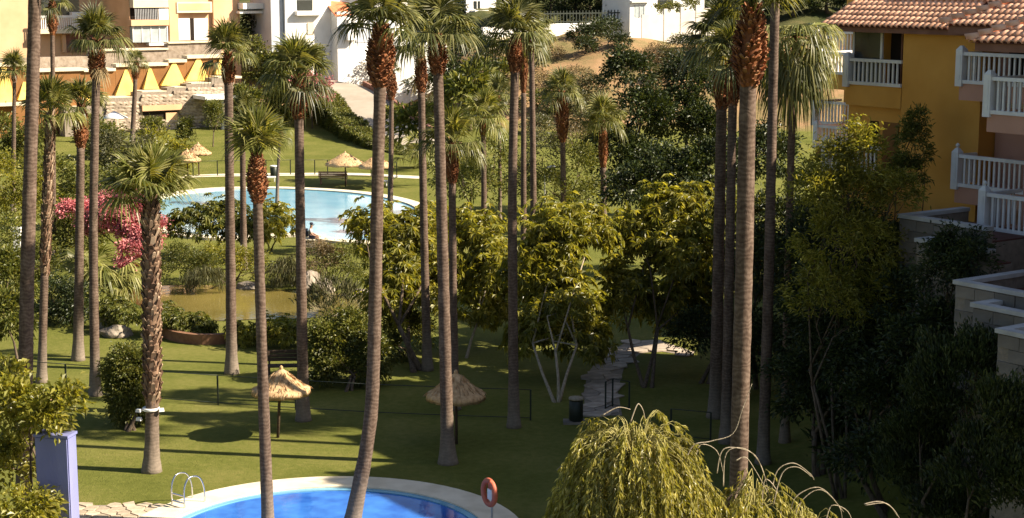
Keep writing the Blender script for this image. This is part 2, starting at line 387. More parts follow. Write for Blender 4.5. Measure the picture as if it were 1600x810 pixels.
# ------------------------------------------------------------------ the ground: one sheet out to the hills
def build_ground():
    xs = np.concatenate([np.arange(-700, -120, 40), np.arange(-120, 120, 2.0), np.arange(120, 701, 40)])
    ys = np.concatenate([np.arange(-40, 20, 10), np.arange(20, 220, 2.0), np.arange(220, 400, 10), np.arange(400, 1201, 50)])
    Xg, Yg = np.meshgrid(xs, ys)
    Z = hgt(Xg, Yg)
    V = np.stack([Xg, Yg, Z], -1).reshape(-1, 3)
    nx, ny = len(xs), len(ys)
    i = np.arange(nx - 1)[None, :] + np.arange(ny - 1)[:, None] * nx
    t = np.concatenate([np.stack([i, i + 1, i + nx + 1], -1).reshape(-1, 3), np.stack([i, i + nx + 1, i + nx], -1).reshape(-1, 3)])
    o = obj('ground', np_mesh('ground', V, t, MAT['ground'], True))
    o['kind'] = 'structure'
    return o
build_ground()

def sheet(name, pts, mat, z, parent=None, kind=None):
    mb = MB(); mb.add([(p[0], p[1], z) for p in pts], [tuple(range(len(pts)))])
    o = mb.build(name, mat, parent)
    if kind: o['kind'] = kind
    return o
def offset_loop(pts, d):
    n = len(pts); out = []
    for i in range(n):
        t = (pts[(i + 1) % n] - pts[i - 1]); t.z = 0; t.normalize()
        out.append(Vector((pts[i].x + t.y * d, pts[i].y - t.x * d, 0)))
    return out
def ring_mesh(inner, outer, z0, z1):
    mb = MB(); n = len(inner)
    V = [(p.x, p.y, z1) for p in inner] + [(p.x, p.y, z1) for p in outer] + [(p.x, p.y, z0) for p in inner] + [(p.x, p.y, z0) for p in outer]
    F = []
    for i in range(n):
        j = (i + 1) % n
        F += [(i, n + i, n + j, j), (2 * n + i, i, j, 2 * n + j), (n + i, 3 * n + i, 3 * n + j, n + j)]
    return mb.add(V, F)
# far swimming pool
pool_px = [(236, 330), (256, 311), (320, 300), (400, 297), (480, 299), (560, 305), (620, 316), (652, 330), (648, 350), (612, 371), (570, 379), (520, 375), (484, 368), (430, 368), (330, 372), (262, 358)]
loop = catmull([G(*p) for p in pool_px], 5)
if (loop[1] - loop[0]).cross(loop[2] - loop[1]).z < 0: pass
area = sum(loop[i - 1].x * loop[i].y - loop[i].x * loop[i - 1].y for i in range(len(loop)))
if area < 0: loop.reverse()
p = thing('swimming_pool', 'large kidney-shaped light blue swimming pool behind the pond and shrubs', 'swimming pool', loop[0])
off = -Vector(p.location)
inn = [q + off for q in loop]; out = [q + off for q in offset_loop(loop, 0.9)]
ring_mesh(inn, out, -0.02, 0.14).build('coping', MAT['coping'], p)
sheet('water', inn, MAT['pool_water'], 0.05, p)
# near round pool
c0 = Vector((-5.0, 41.9, 0))
p = thing('round_pool', 'deep blue round pool with broad pale coping cut off by shadow', 'swimming pool', c0)
cir = lambda r: [Vector((r * math.cos(a), r * math.sin(a), 0)) for a in np.linspace(0, 2 * math.pi, 72, endpoint=False)]
ring_mesh(cir(4.4), cir(5.4), -0.02, 0.10).build('coping', MAT['coping'], p)
ring_mesh(cir(4.18), cir(4.40), 0.0, 0.06).build('tile_edge', MAT['pool_water'], p)
sheet('water', cir(4.3), MAT['pool_water_near'], 0.03, p)
lip = [q * 1.0 for q in cir(4.42)]
# pond
pond_px = [(195, 455), (250, 448), (330, 447), (420, 452), (500, 458), (580, 462), (600, 476), (575, 490), (480, 498), (400, 500), (330, 502), (262, 494), (205, 475)]
pl = catmull([G(*q) for q in pond_px], 5)
o = sheet('pond', pl, MAT['pond_water'], 0.03); o['kind'] = 'structure'
# concrete road climbing the slope
def strip(name, left, right, mat, dz=0.1):
    mb = MB(); V = []; F = []
    L_ = catmull([Vector((q.x, q.y, 0)) for q in left], 6, False); R_ = catmull([Vector((q.x, q.y, 0)) for q in right], 6, False)
    n = len(L_); w = 6
    for a_, b_ in zip(L_, R_):
        for k in range(w + 1):
            q = a_.lerp(b_, k / w); V.append((q.x, q.y, hz(q.x, q.y) + dz))
    for i in range(n - 1):
        for k in range(w):
            F.append((i * (w + 1) + k, i * (w + 1) + k + 1, (i + 1) * (w + 1) + k + 1, (i + 1) * (w + 1) + k))
    o = mb.add(V, F, True).build(name, mat); o['kind'] = 'structure'
    return o
RAMP = 0.152
def rz_(y): return 0.4 + (y - 143) * RAMP
def RP(px, py, dz=0.0):
    d = ray(px, py); t = (0.4 + dz - 143 * RAMP - CAM_H) / (d.z - RAMP * d.y)
    return Vector((d.x * t, d.y * t, CAM_H + d.z * t))
def road():
    L_ = catmull([RP(498, 122), RP(512, 140), RP(535, 170), RP(570, 205), RP(615, 232), RP(670, 250)], 5, False)
    R_ = catmull([RP(566, 134), RP(592, 148), RP(625, 172), RP(662, 200), RP(705, 226), RP(760, 248)], 5, False)
    mb = MB(); V = []; F = []; n = len(L_)
    for a_, b_ in zip(L_, R_):
        V += [(a_.x, a_.y, a_.z), (b_.x, b_.y, b_.z), (b_.x + .3, b_.y, -0.3), (a_.x - .3, a_.y, -0.3)]
    for i in range(n - 1):
        for k in range(4): F.append((i * 4 + k, i * 4 + (k + 1) % 4, i * 4 + 4 + (k + 1) % 4, i * 4 + 4 + k))
    F += [(3, 2, 1, 0), tuple(4 * n - 4 + j for j in range(4))]
    o = mb.add(V, F).build('road', MAT['asphalt']); o['kind'] = 'structure'
    kb = MB(); V = []; F = []
    for q in R_: V += [(q.x + .02, q.y, q.z - .3), (q.x + .02, q.y, q.z + .45), (q.x + .3, q.y, q.z + .45), (q.x + .3, q.y, q.z - .3)]
    for i in range(n - 1):
        for k in range(4): F.append((i * 4 + k, i * 4 + (k + 1) % 4, i * 4 + 4 + (k + 1) % 4, i * 4 + 4 + k))
    F += [(3, 2, 1, 0), tuple(4 * n - 4 + j for j in range(4))]
    tag(kb.add(V, F).build('kerb_wall', MAT['fascia']), 'low brown kerb wall along the outer edge of the concrete road', 'wall')
road()

# ------------------------------------------------------------------ paving of irregular flagstones
def inside(poly, x, y):
    c = False; n = len(poly)
    for i in range(n):
        x1, y1 = poly[i][0], poly[i][1]; x2, y2 = poly[i - 1][0], poly[i - 1][1]
        if (y1 > y) != (y2 > y) and x < (x2 - x1) * (y - y1) / (y2 - y1) + x1: c = not c
    return c
def flagstones(parent, region, step, mat, rng, z0, off, gap=0.05):
    xs = [q[0] for q in region]; ys = [q[1] for q in region]
    seeds = []
    y = min(ys) - step; r = 0
    while y < max(ys) + step:
        x = min(xs) - step + (step / 2 if r % 2 else 0)
        while x < max(xs) + step:
            seeds.append((x + rng.uniform(-.33, .33) * step, y + rng.uniform(-.33, .33) * step)); x += step
        y += step * 0.85; r += 1
    n = 0
    for i, (sx, sy) in enumerate(seeds):
        if not inside(region, sx, sy): continue
        poly = [(sx - step, sy - step), (sx + step, sy - step), (sx + step, sy + step), (sx - step, sy + step)]
        for j, (tx, ty) in enumerate(seeds):
            d = math.hypot(tx - sx, ty - sy)
            if j == i or d > step * 2.3: continue
            nx, ny = (tx - sx) / d, (ty - sy) / d; lim = d / 2 - gap / 2; new = []
            for k in range(len(poly)):
                a_, b_ = poly[k - 1], poly[k]
                da = (a_[0] - sx) * nx + (a_[1] - sy) * ny - lim; db = (b_[0] - sx) * nx + (b_[1] - sy) * ny - lim
                if da <= 0: new.append(a_)
                if (da < 0) != (db < 0):
                    t = da / (da - db); new.append((a_[0] + (b_[0] - a_[0]) * t, a_[1] + (b_[1] - a_[1]) * t))
            poly = new
            if len(poly) < 3: break
        if len(poly) < 3: continue
        mb = MB().prism([(q[0] - sx, q[1] - sy) for q in poly], 0, 0.035 + rng.uniform(0, 0.02))
        mb.build('flagstone', mat, parent, (sx - off[0], sy - off[1], z0)); n += 1
    return n
rngp = random.Random(4)
def paving(name, px_poly, step, mat, seed):
    reg = [G(*q) for q in px_poly]
    mb = MB(); mb.add([(q.x, q.y, 0.012) for q in reg], [tuple(range(len(reg)))])
    o = mb.build(name, MAT['mortar']); o['kind'] = 'structure'
    flagstones(o, [(q.x, q.y) for q in reg], step, mat, random.Random(seed), 0.016, (0, 0))
paving('terrace', [(110, 791), (285, 788), (300, 800), (255, 815), (235, 850), (85, 850)], 0.42, MAT['flag'], 3)
paving('path', [(915, 650), (912, 615), (918, 585), (935, 560), (962, 545), (985, 532), (1040, 536), (1078, 548), (1072, 556), (1030, 549), (1000, 553), (975, 575), (965, 610), (972, 650)], 0.8, MAT['flag_path'], 5)

# ------------------------------------------------------------------ foliage
def unit(v): return v / np.maximum(np.linalg.norm(v, axis=-1, keepdims=True), 1e-9)
def leaf_mesh(name, P, D, L, W, mat, rng, droop=0.15, fold=0.22):
    n = len(P); D = unit(D)
    up = np.array([0, 0, 1.0]) + rng.normal(0, 0.45, (n, 3))
    S = unit(np.cross(D, up)); Nn = np.cross(S, D)
    L = (L * rng.uniform(0.65, 1.25, n))[:, None]; W = (W * rng.uniform(0.7, 1.2, n))[:, None]
    mid = P + D * L * 0.5 + Nn * L * 0.06
    tip = P + D * L; tip[:, 2] -= (droop * L)[:, 0]
    V = np.stack([P, mid + S * W * 0.5 + Nn * W * fold, tip, mid - S * W * 0.5 + Nn * W * fold], 1).reshape(-1, 3)
    b = np.arange(n)[:, None] * 4
    t = np.concatenate([b + np.array([[0, 1, 2]]), b + np.array([[0, 2, 3]])])
    return np_mesh(name, V, t, mat)
def cloud(blobs, n, clump, mode, rng):
    """positions and directions of n leaves gathered in clumps over the blobs"""
    wts = np.array([b[1] * b[2] + b[1] * b[3] + b[2] * b[3] for b in blobs]); wts = wts / wts.sum()
    Ps, Ds = [], []
    for b, w in zip(blobs, wts):
        c = np.array(b[0]); R = np.array(b[1:4]); nb = max(20, int(n * w))
        area = 4 * math.pi * (R[0] * R[1] + R[0] * R[2] + R[1] * R[2]) / 3
        nc = max(8, int(area / (clump * clump * 2.2)))
        d = unit(rng.normal(0, 1, (nc, 3))); d[:, 2] = np.where(d[:, 2] < -0.55, -d[:, 2], d[:, 2])
        rad = rng.uniform(0.35, 1.0, nc) ** 0.45 * (1 + 0.16 * np.sin(d[:, 0] * 5 + d[:, 2] * 4 + c[0]) + rng.normal(0, 0.07, nc))
        cc = c + d * R * rad[:, None]
        k = rng.integers(0, nc, nb)
        if mode == 'rosette':
            m = max(1, nb // 8)
            kk = rng.integers(0, nc, m); g = rng.normal(0, 0.55, (m, 3)) * clump
            ctr = cc[kk] + g; outw = unit(d[kk] + np.array([0, 0, 0.5]))
            ang = rng.uniform(0, 2 * math.pi, (m, 1)) + np.arange(8)[None, :] * (2 * math.pi / 8)
            u = unit(np.cross(outw, rng.normal(0, 1, (m, 3)))); v = np.cross(outw, u)
            dirs = u[:, None, :] * np.cos(ang)[..., None] + v[:, None, :] * np.sin(ang)[..., None] + outw[:, None, :] * 0.25
            dirs = dirs + np.array([0, 0, -0.55])
            Ps.append(np.repeat(ctr, 8, 0)); Ds.append(dirs.reshape(-1, 3))
        else:
            g = rng.normal(0, 0.5, (nb, 3)) * clump * np.array([1, 1, 0.75])
            Ps.append(cc[k] + g)
            rnd = rng.normal(0, 0.6, (nb, 3))
            if mode == 'narrow': dr = d[k] * 0.6 + rnd + np.array([0, 0, 0.1])
            elif mode == 'up': dr = d[k] * 0.5 + rnd * 0.6 + np.array([0, 0, 1.0])
            elif mode == 'hang': dr = d[k] * 0.3 + rnd * 0.4 + np.array([0, 0, -1.0])
            else: dr = d[k] * 0.9 + unit(g) * 0.5 + rnd + np.array([0, 0, -0.1])
            Ds.append(dr)
    return np.concatenate(Ps), np.concatenate(Ds)
def limbs(base, blobs, r, rng, stems=1, fork=0.45, mat=None, bare=False):
    mb = MB(); base = Vector(base)
    tops = [Vector(b[0]) for b in blobs]
    ctr = sum(tops, Vector()) / len(tops)
    for s in range(stems):
        a = rng.uniform(0, 6.28); sp = 0.0 if stems == 1 else r * 2.2
        b0 = base + Vector((math.cos(a) * sp, math.sin(a) * sp, -0.08))
        f = base.lerp(ctr, fork) + Vector((rng.uniform(-1, 1), rng.uniform(-1, 1), 0)) * (r * 2 + (0.25 * (ctr.z - base.z) * (stems > 1)))
        m = b0.lerp(f, 0.5) + Vector((rng.uniform(-1, 1), rng.uniform(-1, 1), 0)) * r
        mb.tube([b0, b0.lerp(m, .25), m, f], [r * 1.35, r * 1.05, r * 0.85, r * 0.7], 8)
        for i, t in enumerate(tops):
            if stems > 1 and i % stems != s and len(tops) >= stems: continue
            k = f.lerp(t, 0.5) + Vector((rng.uniform(-.3, .3), rng.uniform(-.3, .3), rng.uniform(0, .3))) * (t - f).length * 0.5
            mb.tube([f, k, t], [r * 0.62, r * 0.42, r * 0.18], 6)
            for q in range(3):
                e = t + Vector((rng.uniform(-1, 1) * blobs[i][1], rng.uniform(-1, 1) * blobs[i][2], rng.uniform(-.3, .8) * blobs[i][3])) * 0.75
                mb.tube([k.lerp(t, 0.3 * q), (k.lerp(t, 0.3 * q) + e) / 2 + Vector((0, 0, 0.1)), e], [r * 0.3, r * 0.2, r * 0.07], 5)
    return mb
PSEED = [100]
def plant(name, label, cat, base, blobs, leaf, n, L, W, mode='bush', clump=0.4, bark='bark', tr=0.08, stems=1, group=None, droop=0.15, extra=None, crown_name='crown'):
    PSEED[0] += 1
    rng = np.random.default_rng(PSEED[0]); rr = random.Random(PSEED[0])
    base = Vector(base)
    root = thing(name, label, cat, base, 0, group)
    bl = [((b[0].x - base.x, b[0].y - base.y, b[0].z - base.z), b[1], b[2], b[3]) for b in blobs]
    P, D = cloud(bl, n, clump, mode, rng)
    ok = P[:, 2] > 0.02
    cr = obj(crown_name, leaf_mesh(crown_name, P[ok], D[ok], L, W, MAT[leaf], rng, droop), root)
    cr['kind'] = 'stuff'
    limbs((0, 0, 0), bl, tr, rr, stems).build('trunk', MAT[bark], root)
    if extra:
        P, D = cloud(bl, extra[1], clump * 1.1, mode, rng); P = P + unit(D) * 0.06
        ok = P[:, 2] > 0.05
        e = obj(extra[2], leaf_mesh(extra[2], P[ok], D[ok], extra[3], extra[4], MAT[extra[0]], rng, droop), root); e['kind'] = 'stuff'
    return root
def pb(px, py, w, h, D, dep=None):
    k = mpp(D)
    return (A(px, py, D), w * k / 2, (dep if dep is not None else w * k * 0.42), h * k / 2)
def clone(root, loc, rz=0.0, s=1.0, label=None):
    r = root.copy(); COL.objects.link(r); r.location = loc; r.rotation_euler = (0, 0, rz)
    r.scale = s if hasattr(s, '__len__') else (s, s, s)
    if label: r['label'] = label
    for ch in list(root.children):
        c = ch.copy(); COL.objects.link(c); c.parent = r
        for g in ch.children:
            d = g.copy(); COL.objects.link(d); d.parent = c
    return r

# ------------------------------------------------------------------ fan palms
def frond_mesh(name, elev, droop, seed, mat, Lp=0.75, R=0.92, nseg=24):
    rg = random.Random(seed); mb = MB()
    ce, se = math.cos(elev), math.sin(elev)
    ax = Vector((ce, 0, se)); side = Vector((0, 1, 0)); nrm = Vector((-se, 0, ce))
    pts = []
    for i in range(5):
        t = i / 4; pts.append(ax * (Lp * t) + Vector((0, 0, -0.22 * droop * t * t)))
    mb.tube(pts, [0.03, 0.024, 0.02, 0.016, 0.012], 4, False, False)
    c = pts[-1]; t_ax = (pts[-1] - pts[-2]).normalized(); t_n = side.cross(t_ax) * -1
    if t_n.dot(nrm) < 0: t_n = -t_n
    half = math.radians(rg.uniform(95, 120)); da = 2 * half / nseg
    for k in range(nseg):
        a = -half + (k + 0.5) * da + rg.uniform(-.03, .03)
        Rk = R * (0.72 + 0.28 * math.cos(a * 0.6)) * rg.uniform(0.88, 1.1)
        d = t_ax * math.cos(a) + side * math.sin(a); lat = t_ax * -math.sin(a) + side * math.cos(a)
        dk = droop * rg.uniform(0.75, 1.3)
        def at(f, w, up=0.0):
            sag = dk * Rk * (0.06 * f + 1.5 * max(0, f - 0.40) ** 1.35)
            sh = 1 - 0.35 * dk * max(0, f - 0.5)
            cup = t_n * (0.16 * f * (1 - abs(a) / half * 0.3) * R)
            return c + d * (Rk * f * sh) + cup * 0.5 + lat * w + t_n * up + Vector((0, 0, -sag))
        w1 = 0.40 * Rk * math.tan(da / 2) * 1.05
        tw = rg.uniform(-.5, .5) * w1
        V = [at(0.06, 0), at(0.42, -w1), at(0.42, 0, w1 * 0.8), at(0.42, w1), at(0.74, -w1 * 0.6 + tw), at(0.74, w1 * 0.6 + tw), at(1.05, tw * 2.5)]
        mb.add(V, [(0, 2, 1), (0, 3, 2), (1, 2, 4), (2, 5, 4), (2, 3, 5), (4, 5, 6)])
    return mb.mesh(name, mat)
ELEVS = [80, 62, 45, 28, 10, -12, -35, -58]
FRONDS = {}
for key in ('frond', 'frond_pale'):
    FRONDS[key] = [[frond_mesh('frond', math.radians(e), dr, 10 * i + s, MAT[key]) for s in range(3)]
                   for i, (e, dr) in enumerate(zip(ELEVS, (0.2, 0.35, 0.55, 0.75, 0.95, 1.15, 1.2, 1.0)))]
FRONDS['frond_dry'] = [[frond_mesh('frond', math.radians(-70), 0.8, 500 + s, MAT['frond_dry'], 0.7, 0.6, 14) for s in range(3)]]
def boots_mesh(seed, prof, nst, ln, mat, wid=0.34, lenk=0.13, outk=0.34):
    rg = random.Random(seed); mb = MB()
    f = lambda t: np.interp(t, [q[0] for q in prof], [q[1] for q in prof])
    mb.lathe([(f(t) * 0.8, t) for t in np.linspace(0, 1, 9)], 12)
    for i in range(nst):
        t = (i + rg.uniform(0, 1)) / nst; a = i * 2.39996 + rg.uniform(-.25, .25)
        r = f(t); ca, sa = math.cos(a), math.sin(a)
        o_ = Vector((ca, sa, 0)); l_ = Vector((-sa, ca, 0)); z_ = Vector((0, 0, 1))
        w = wid * rg.uniform(0.7, 1.2) * (0.5 + 0.5 * r); h = lenk * rg.uniform(0.7, 1.3); ou = outk * rg.uniform(0.6, 1.3) * (0.4 + 0.6 * r)
        b = o_ * r * 0.74 + z_ * t; e = b + o_ * ou + z_ * h + l_ * rg.uniform(-.1, .1)
        V = [b - l_ * w * .5, b + l_ * w * .5, b + z_ * h * 0.55, e - l_ * w * .34, e + l_ * w * .34, e + z_ * h * 0.25 - o_ * ou * 0.2]
        mb.add(V, [(0, 1, 4, 3), (1, 2, 5, 4), (2, 0, 3, 5), (3, 4, 5)])
    return mb.mesh('boot_sheath', MAT[mat])
SPINDLE = [(0, 0.46), (0.12, 0.72), (0.32, 1.0), (0.55, 0.97), (0.8, 0.72), (1.0, 0.40)]
SLEEVE = [(0, 0.88), (0.1, 1.0), (0.9, 0.95), (1.0, 0.6)]
BOOTS = {'spindle': [boots_mesh(s, SPINDLE, 330, 1, 'boots', 0.30, 0.065, 0.36) for s in range(3)],
         'sleeve': [boots_mesh(7, SLEEVE, 420, 1, 'boots_grey', 0.55, 0.035, 0.38)]}
def palm(label, D, pts, w, boot, bw, nf=19, fs=1.0, leaf='frond', style='spindle', lo=10, hi=84, dry=0, seed=0, flare=1.42, bark='trunk'):
    """pts: pixel trace of the trunk from the foot to the crown; boot: the pixel row where the old leaf bases begin"""
    rg = random.Random(seed * 31 + 5)
    P = [A(x, y, D) for x, y in pts]
    gz = hz(P[0].x, P[0].y)
    base = Vector((P[0].x, D, gz)); P[0] = base.copy()
    root = thing('fan_palm', label, 'palm tree', base, 0, 'tall fan palms in the garden')
    rad = w / 2 * mpp(D)
    rel = [q - base for q in P]
    # depth wander so that the trunk is no flat trace
    for i in range(1, len(rel)): rel[i].y += rg.uniform(-.12, .12)
    cur = catmull(rel, 12, False)
    top = rel[-1].z; zb = A(pts[-1][0], boot, D).z - gz
    line = [q for q in cur]
    rings = []; z = -0.05
    def at_z(z):
        for a_, b_ in zip(line[:-1], line[1:]):
            if b_.z >= z: return a_.lerp(b_, max(0, min(1, (z - a_.z) / max(1e-6, b_.z - a_.z))))
        return line[-1].copy()
    pr = []; rr = []
    zend = min(top - 0.05, zb + 0.35)
    while z < zend:
        q = at_z(max(z, 0)); q.z = z; pr.append(q)
        fl = 1 + (flare - 1) * math.exp(-max(z, 0) / 0.38) + 0.18 * math.exp(-max(z, 0) / 1.6)
        rr.append(rad * fl * (1.04 - 0.22 * z / max(top, 1)) * (1 + rg.uniform(-.035, .035)))
        z += 0.16 if z < 1.2 else 0.22
    MB().tube(pr, rr, 12).build('trunk', MAT[bark], root)
    bm = rg.choice(BOOTS[style]); bl = top - zb
    b = obj('boot_sheath', bm, root, at_z(zb), rg.uniform(0, 6.28), (bw / 2 * mpp(D), bw / 2 * mpp(D), bl))
    tq = at_z(top); bq = at_z(zb)
    b.rotation_euler = ((tq - bq).normalized().to_track_quat('Z', 'Y') @ Matrix.Rotation(rg.uniform(0, 6.28), 3, 'Z').to_quaternion()).to_euler()
    b['kind'] = 'stuff'
    crown = rel[-1]
    for k in range(nf):
        t = (k + rg.uniform(0, 1)) / nf
        e = hi + (lo - hi) * t ** 1.05
        i = min(range(len(ELEVS)), key=lambda j: abs(ELEVS[j] - e - rg.uniform(-14, 14)))
        f = obj('frond', rg.choice(FRONDS[leaf][i]), root, crown + Vector((0, 0, -0.22 * t)), k * 2.39996 + rg.uniform(-.3, .3), fs * 0.9 * rg.uniform(0.85, 1.15))
    for k in range(dry):
        obj('dry_frond', rg.choice(FRONDS['frond_dry'][0]), root, crown + Vector((0, 0, -0.3)), rg.uniform(0, 6.28), fs * rg.uniform(0.7, 1.0))
    return root
def D_of(py): return G(800, py).y
k = 0
def PALM(label, base, pts, *a, **kw):
    global k
    k += 1
    D = kw.pop('D', None) or D_of(base[1])
    return palm(label, D, [base] + pts, *a, seed=k, **kw)
PALM('thick smooth palm trunk rising past the lavender pillar, its crown out of sight', (37, 806), [(43, 450), (51, 60), (53, -75)], 24, 2, 34)
PALM('fan palm beside the clipped bush, ragged crown and spindle of rust boots, pale foot', (149, 618), [(147, 350), (151, 64)], 15, 128, 25, nf=24, dry=2)
PALM('fan palm with low-set crown and rust spindle, standing just behind the pale-footed palm', (122, 563), [(125, 330), (126, 166)], 15, 236, 23, nf=18, lo=30)
PALM('slim distant palm with small dark boot cluster hanging before the white balcony railing', (84, 400), [(83, 240), (81, 4)], 8, 56, 17, nf=16)
PALM('palm with shaggy trunk sleeve and broad bright green fans near the pink bougainvillea', (65, 598), [(71, 420), (80, 178)], 13, 432, 17, nf=17, fs=1.1, leaf='frond_pale', style='sleeve', lo=34)
PALM('slender palm before the orange arch at the far end of the shrubs', (20, 330), [(21, 220), (22, 112)], 7, 130, 9, nf=18, fs=1.1)
PALM('small palm standing before the rubble retaining wall and the yellow sun-patch wedges', (207, 232), [(209, 170), (213, 96)], 7.5, 126, 13, nf=18, fs=1.0)
PALM('short palm sheathed in shaggy boots with arching fans and a white lamp bracket', (237, 737), [(238, 560), (236, 312)], 21, 632, 30, nf=26, fs=1.4, leaf='frond_pale', style='sleeve', hi=86, lo=34)
PALM('fan palm with flaring whitish foot beside the fence post and dark boot spindle', (362, 584), [(360, 330), (357, 84)], 16, 136, 22, nf=21)
PALM('fan palm in front of the thatched parasol with golden boots and lime upright fans', (420, 852), [(411, 600), (405, 400), (402, 243)], 18.5, 320, 33, nf=20, leaf='frond_pale', lo=48, hi=86)
PALM('fan palm just behind the sunlit parasol, orange spindle and wide full crown', (474, 657), [(470, 400), (466, 120)], 17, 190, 30, nf=24, fs=1.15)
PALM('thin palm trunk standing in the shrubs at the big pool edge behind two palms', (381, 422), [(380, 300), (379, 178)], 10, 205, 14, nf=16)
PALM('fan palm whose trunk bends at the foot beside the round pool, biggest rust spindle', (546, 838), [(561, 762), (574, 690), (582, 600), (590, 300), (596, 42)], 22, 140, 44, nf=20, fs=1.05, lo=28)
PALM('thin palm with brown boot cluster peeking from behind the bent-footed palm', (609, 346), [(611, 240), (612, 112)], 8, 158, 17, nf=10, fs=0.7)
PALM('stout fan palm with broad grey flared foot on the lawn between two building shadows', (700, 724), [(694, 480), (688, 250), (683, 56)], 19, 120, 30, nf=22, fs=1.2, flare=1.6)
PALM('shorter palm with orange spindle close behind the stout grey-footed palm', (711, 640), [(708, 460), (706, 224)], 13, 292, 21, nf=22, leaf='frond_pale')
PALM('palm with narrow dark spindle rising out of the yellow-green tree', (668, 579), [(663, 380), (657, 76)], 13, 152, 19, nf=16, dry=1)
PALM('mid-height palm with pale broad fans behind the yellow-green tree', (756, 402), [(756, 300), (755, 186)], 9, 216, 12, nf=20, fs=1.3, leaf='frond_pale')
PALM('very thin far palm between the pale broad-fanned palm and the palm trio', (781, 352), [(781, 260), (779, 150)], 5.5, 170, 8, nf=16, fs=1.0)
PALM('darkest trunk of the palm trio, rust spindle, foot flaring in the shade', (803, 668), [(801, 430), (801, 260), (806, 56)], 15.5, 118, 24, nf=20, fs=1.1)
PALM('middle slim palm of the trio with dark boot cluster', (818, 420), [(818, 260), (818, 52)], 9, 150, 13, nf=20, fs=1.1)
PALM('slim palm of the trio beside the ochre bank, short boot cluster', (834, 424), [(833, 260), (830, 50)], 10, 86, 13, nf=20, fs=1.1)
PALM('small palm with neat rust spindle against the scrubby bank', (880, 372), [(880, 280), (878, 146)], 9, 224, 20, nf=22, fs=1.15)
PALM('small palm with brown sleeve and drooping pale fans before the dark evergreen', (943, 374), [(943, 290), (942, 192)], 10, 268, 15, nf=22, fs=1.25, leaf='frond_pale')
PALM('shaded palm with long rust sleeve and flared foot behind the big near palm', (1118, 652), [(1122, 420), (1130, 62)], 19, 182, 27, nf=26, fs=1.15)
PALM('shaded palm pressed between the long-sleeved palm and the big near palm', (1134, 692), [(1139, 420), (1147, 90)], 16, 172, 24, nf=20, fs=1.1)
PALM('biggest palm, sunlit trunk behind the willow, huge rust spindle with green fans', (1147, 1112), [(1155, 745), (1163, 400), (1169, 140), (1175, 12)], 31, 142, 54, nf=20, fs=1.0, D=33.0, lo=32)
PALM('tall bare palm trunk sunlit above and shaded below, crown out of sight', (1192, 724), [(1200, 450), (1208, 130), (1213, -70)], 17, 0, 25)
PALM('dark-trunked palm with bright drooping fans in front of the ochre building', (1226, 694), [(1232, 420), (1240, 130), (1244, 52)], 13, 74, 17, nf=30, fs=1.25, leaf='frond_pale', hi=40, lo=-62, bark='trunk_brown')
PALM('tiny palm with red tip and few fans by the far pool lawn', (433, 322), [(434, 270), (438, 204)], 5, 222, 8, nf=7, fs=0.8, lo=-40)

# ------------------------------------------------------------------ the ochre and pink apartment building with staggered bays
E1 = Vector((0.57, -0.82, 0)).normalized(); E2 = Vector((0.82, 0.57, 0)).normalized()
RZ = math.atan2(E1.y, E1.x)
BO = Vector((12.6, 49.0, 0))
def loc_ab(w):
    d = Vector((w[0], w[1], 0)) - BO
    return d.dot(E1), d.dot(E2)
apt = thing('apartment_building', 'ochre and pink apartment building with white balustrades and barrel tile roofs', 'building', BO, RZ)
def bx(a0, a1, b0, b1, z0, z1): return ((a0 + a1) / 2, (b0 + b1) / 2, (z0 + z1) / 2), (a1 - a0, b1 - b0, z1 - z0)
def bpart(name, mat, *rs, parent=apt):
    mb = MB()
    for r in rs: mb.box(*bx(*r))
    return mb.build(name, MAT[mat], parent)
bpart('wall', 'pink', (0.5, 9, 1.9, 9.4, 0, 13.05))
bpart('wall', 'pink', (3.65, 9.58, -0.7, 1.85, 0, 12.60))
bpart('wall', 'ochre', (-2.6, 0.46, 1.2, 6.9, 0, 12.89))
bpart('wall', 'ochre', (-4.95, -2.62, 2.4, 6.9, 0, 12.88))
bpart('wall', 'ochre', (-17.0, -10.2, 13.6, 19, 0, 13.9))
bpart('wall', 'ochre', (-5.5, -1, 9.2, 14, 0, 12.2))  # unseen rear wing, added to shade the trees beside the path
bpart('wall', 'pink', (9.6, 13, -4.4, 6, 0, 12.2)); bpart('wall', 'pink', (12.6, 21, -7.6, 5.9, 0, 11.7))  # unseen near wings, added to keep the garden terraces in shade
bpart('wall', 'ochre', (-4.93, -2.62, 1.32, 2.38, 0, 10.55))
# openings in the shaded facade
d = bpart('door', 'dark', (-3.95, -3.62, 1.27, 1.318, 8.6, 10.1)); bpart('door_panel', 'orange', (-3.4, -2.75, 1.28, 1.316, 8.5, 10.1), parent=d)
w = bpart('window', 'glass', (-4.85, -3.74, 1.42, 1.44, 11.3, 12.9)); bpart('frame', 'white_rail', (-4.93, -4.85, 1.40, 1.47, 11.3, 12.9), (-3.74, -3.66, 1.40, 1.47, 11.3, 12.9), parent=w)
w = bpart('window', 'dark', (-3.66, -2.64, 1.80, 1.84, 11.3, 12.9)); bpart('frame', 'fascia', (-3.2, -3.15, 1.76, 1.82, 11.3, 12.9), parent=w)
bpart('window', 'dark', (0.9, 3.4, 1.85, 1.898, 11.6, 12.7)); bpart('window', 'dark', (4.3, 8.6, -0.75, -0.702, 10.95, 12.3))
w = bpart('window', 'glass', (4.1, 8.2, -0.75, -0.702, 7.85, 9.9)); bpart('frame', 'white_rail', (4.02, 4.1, -0.78, -0.70, 7.85, 9.95), (5.4, 5.46, -0.78, -0.752, 7.85, 9.95), parent=w)
bpart('lintel', 'cream', (0.7, 3.3, 1.80, 1.898, 10.80, 10.93))
bpart('wall', 'pink', (3.7, 9.57, -1.9, -0.72, 0, 7.3))
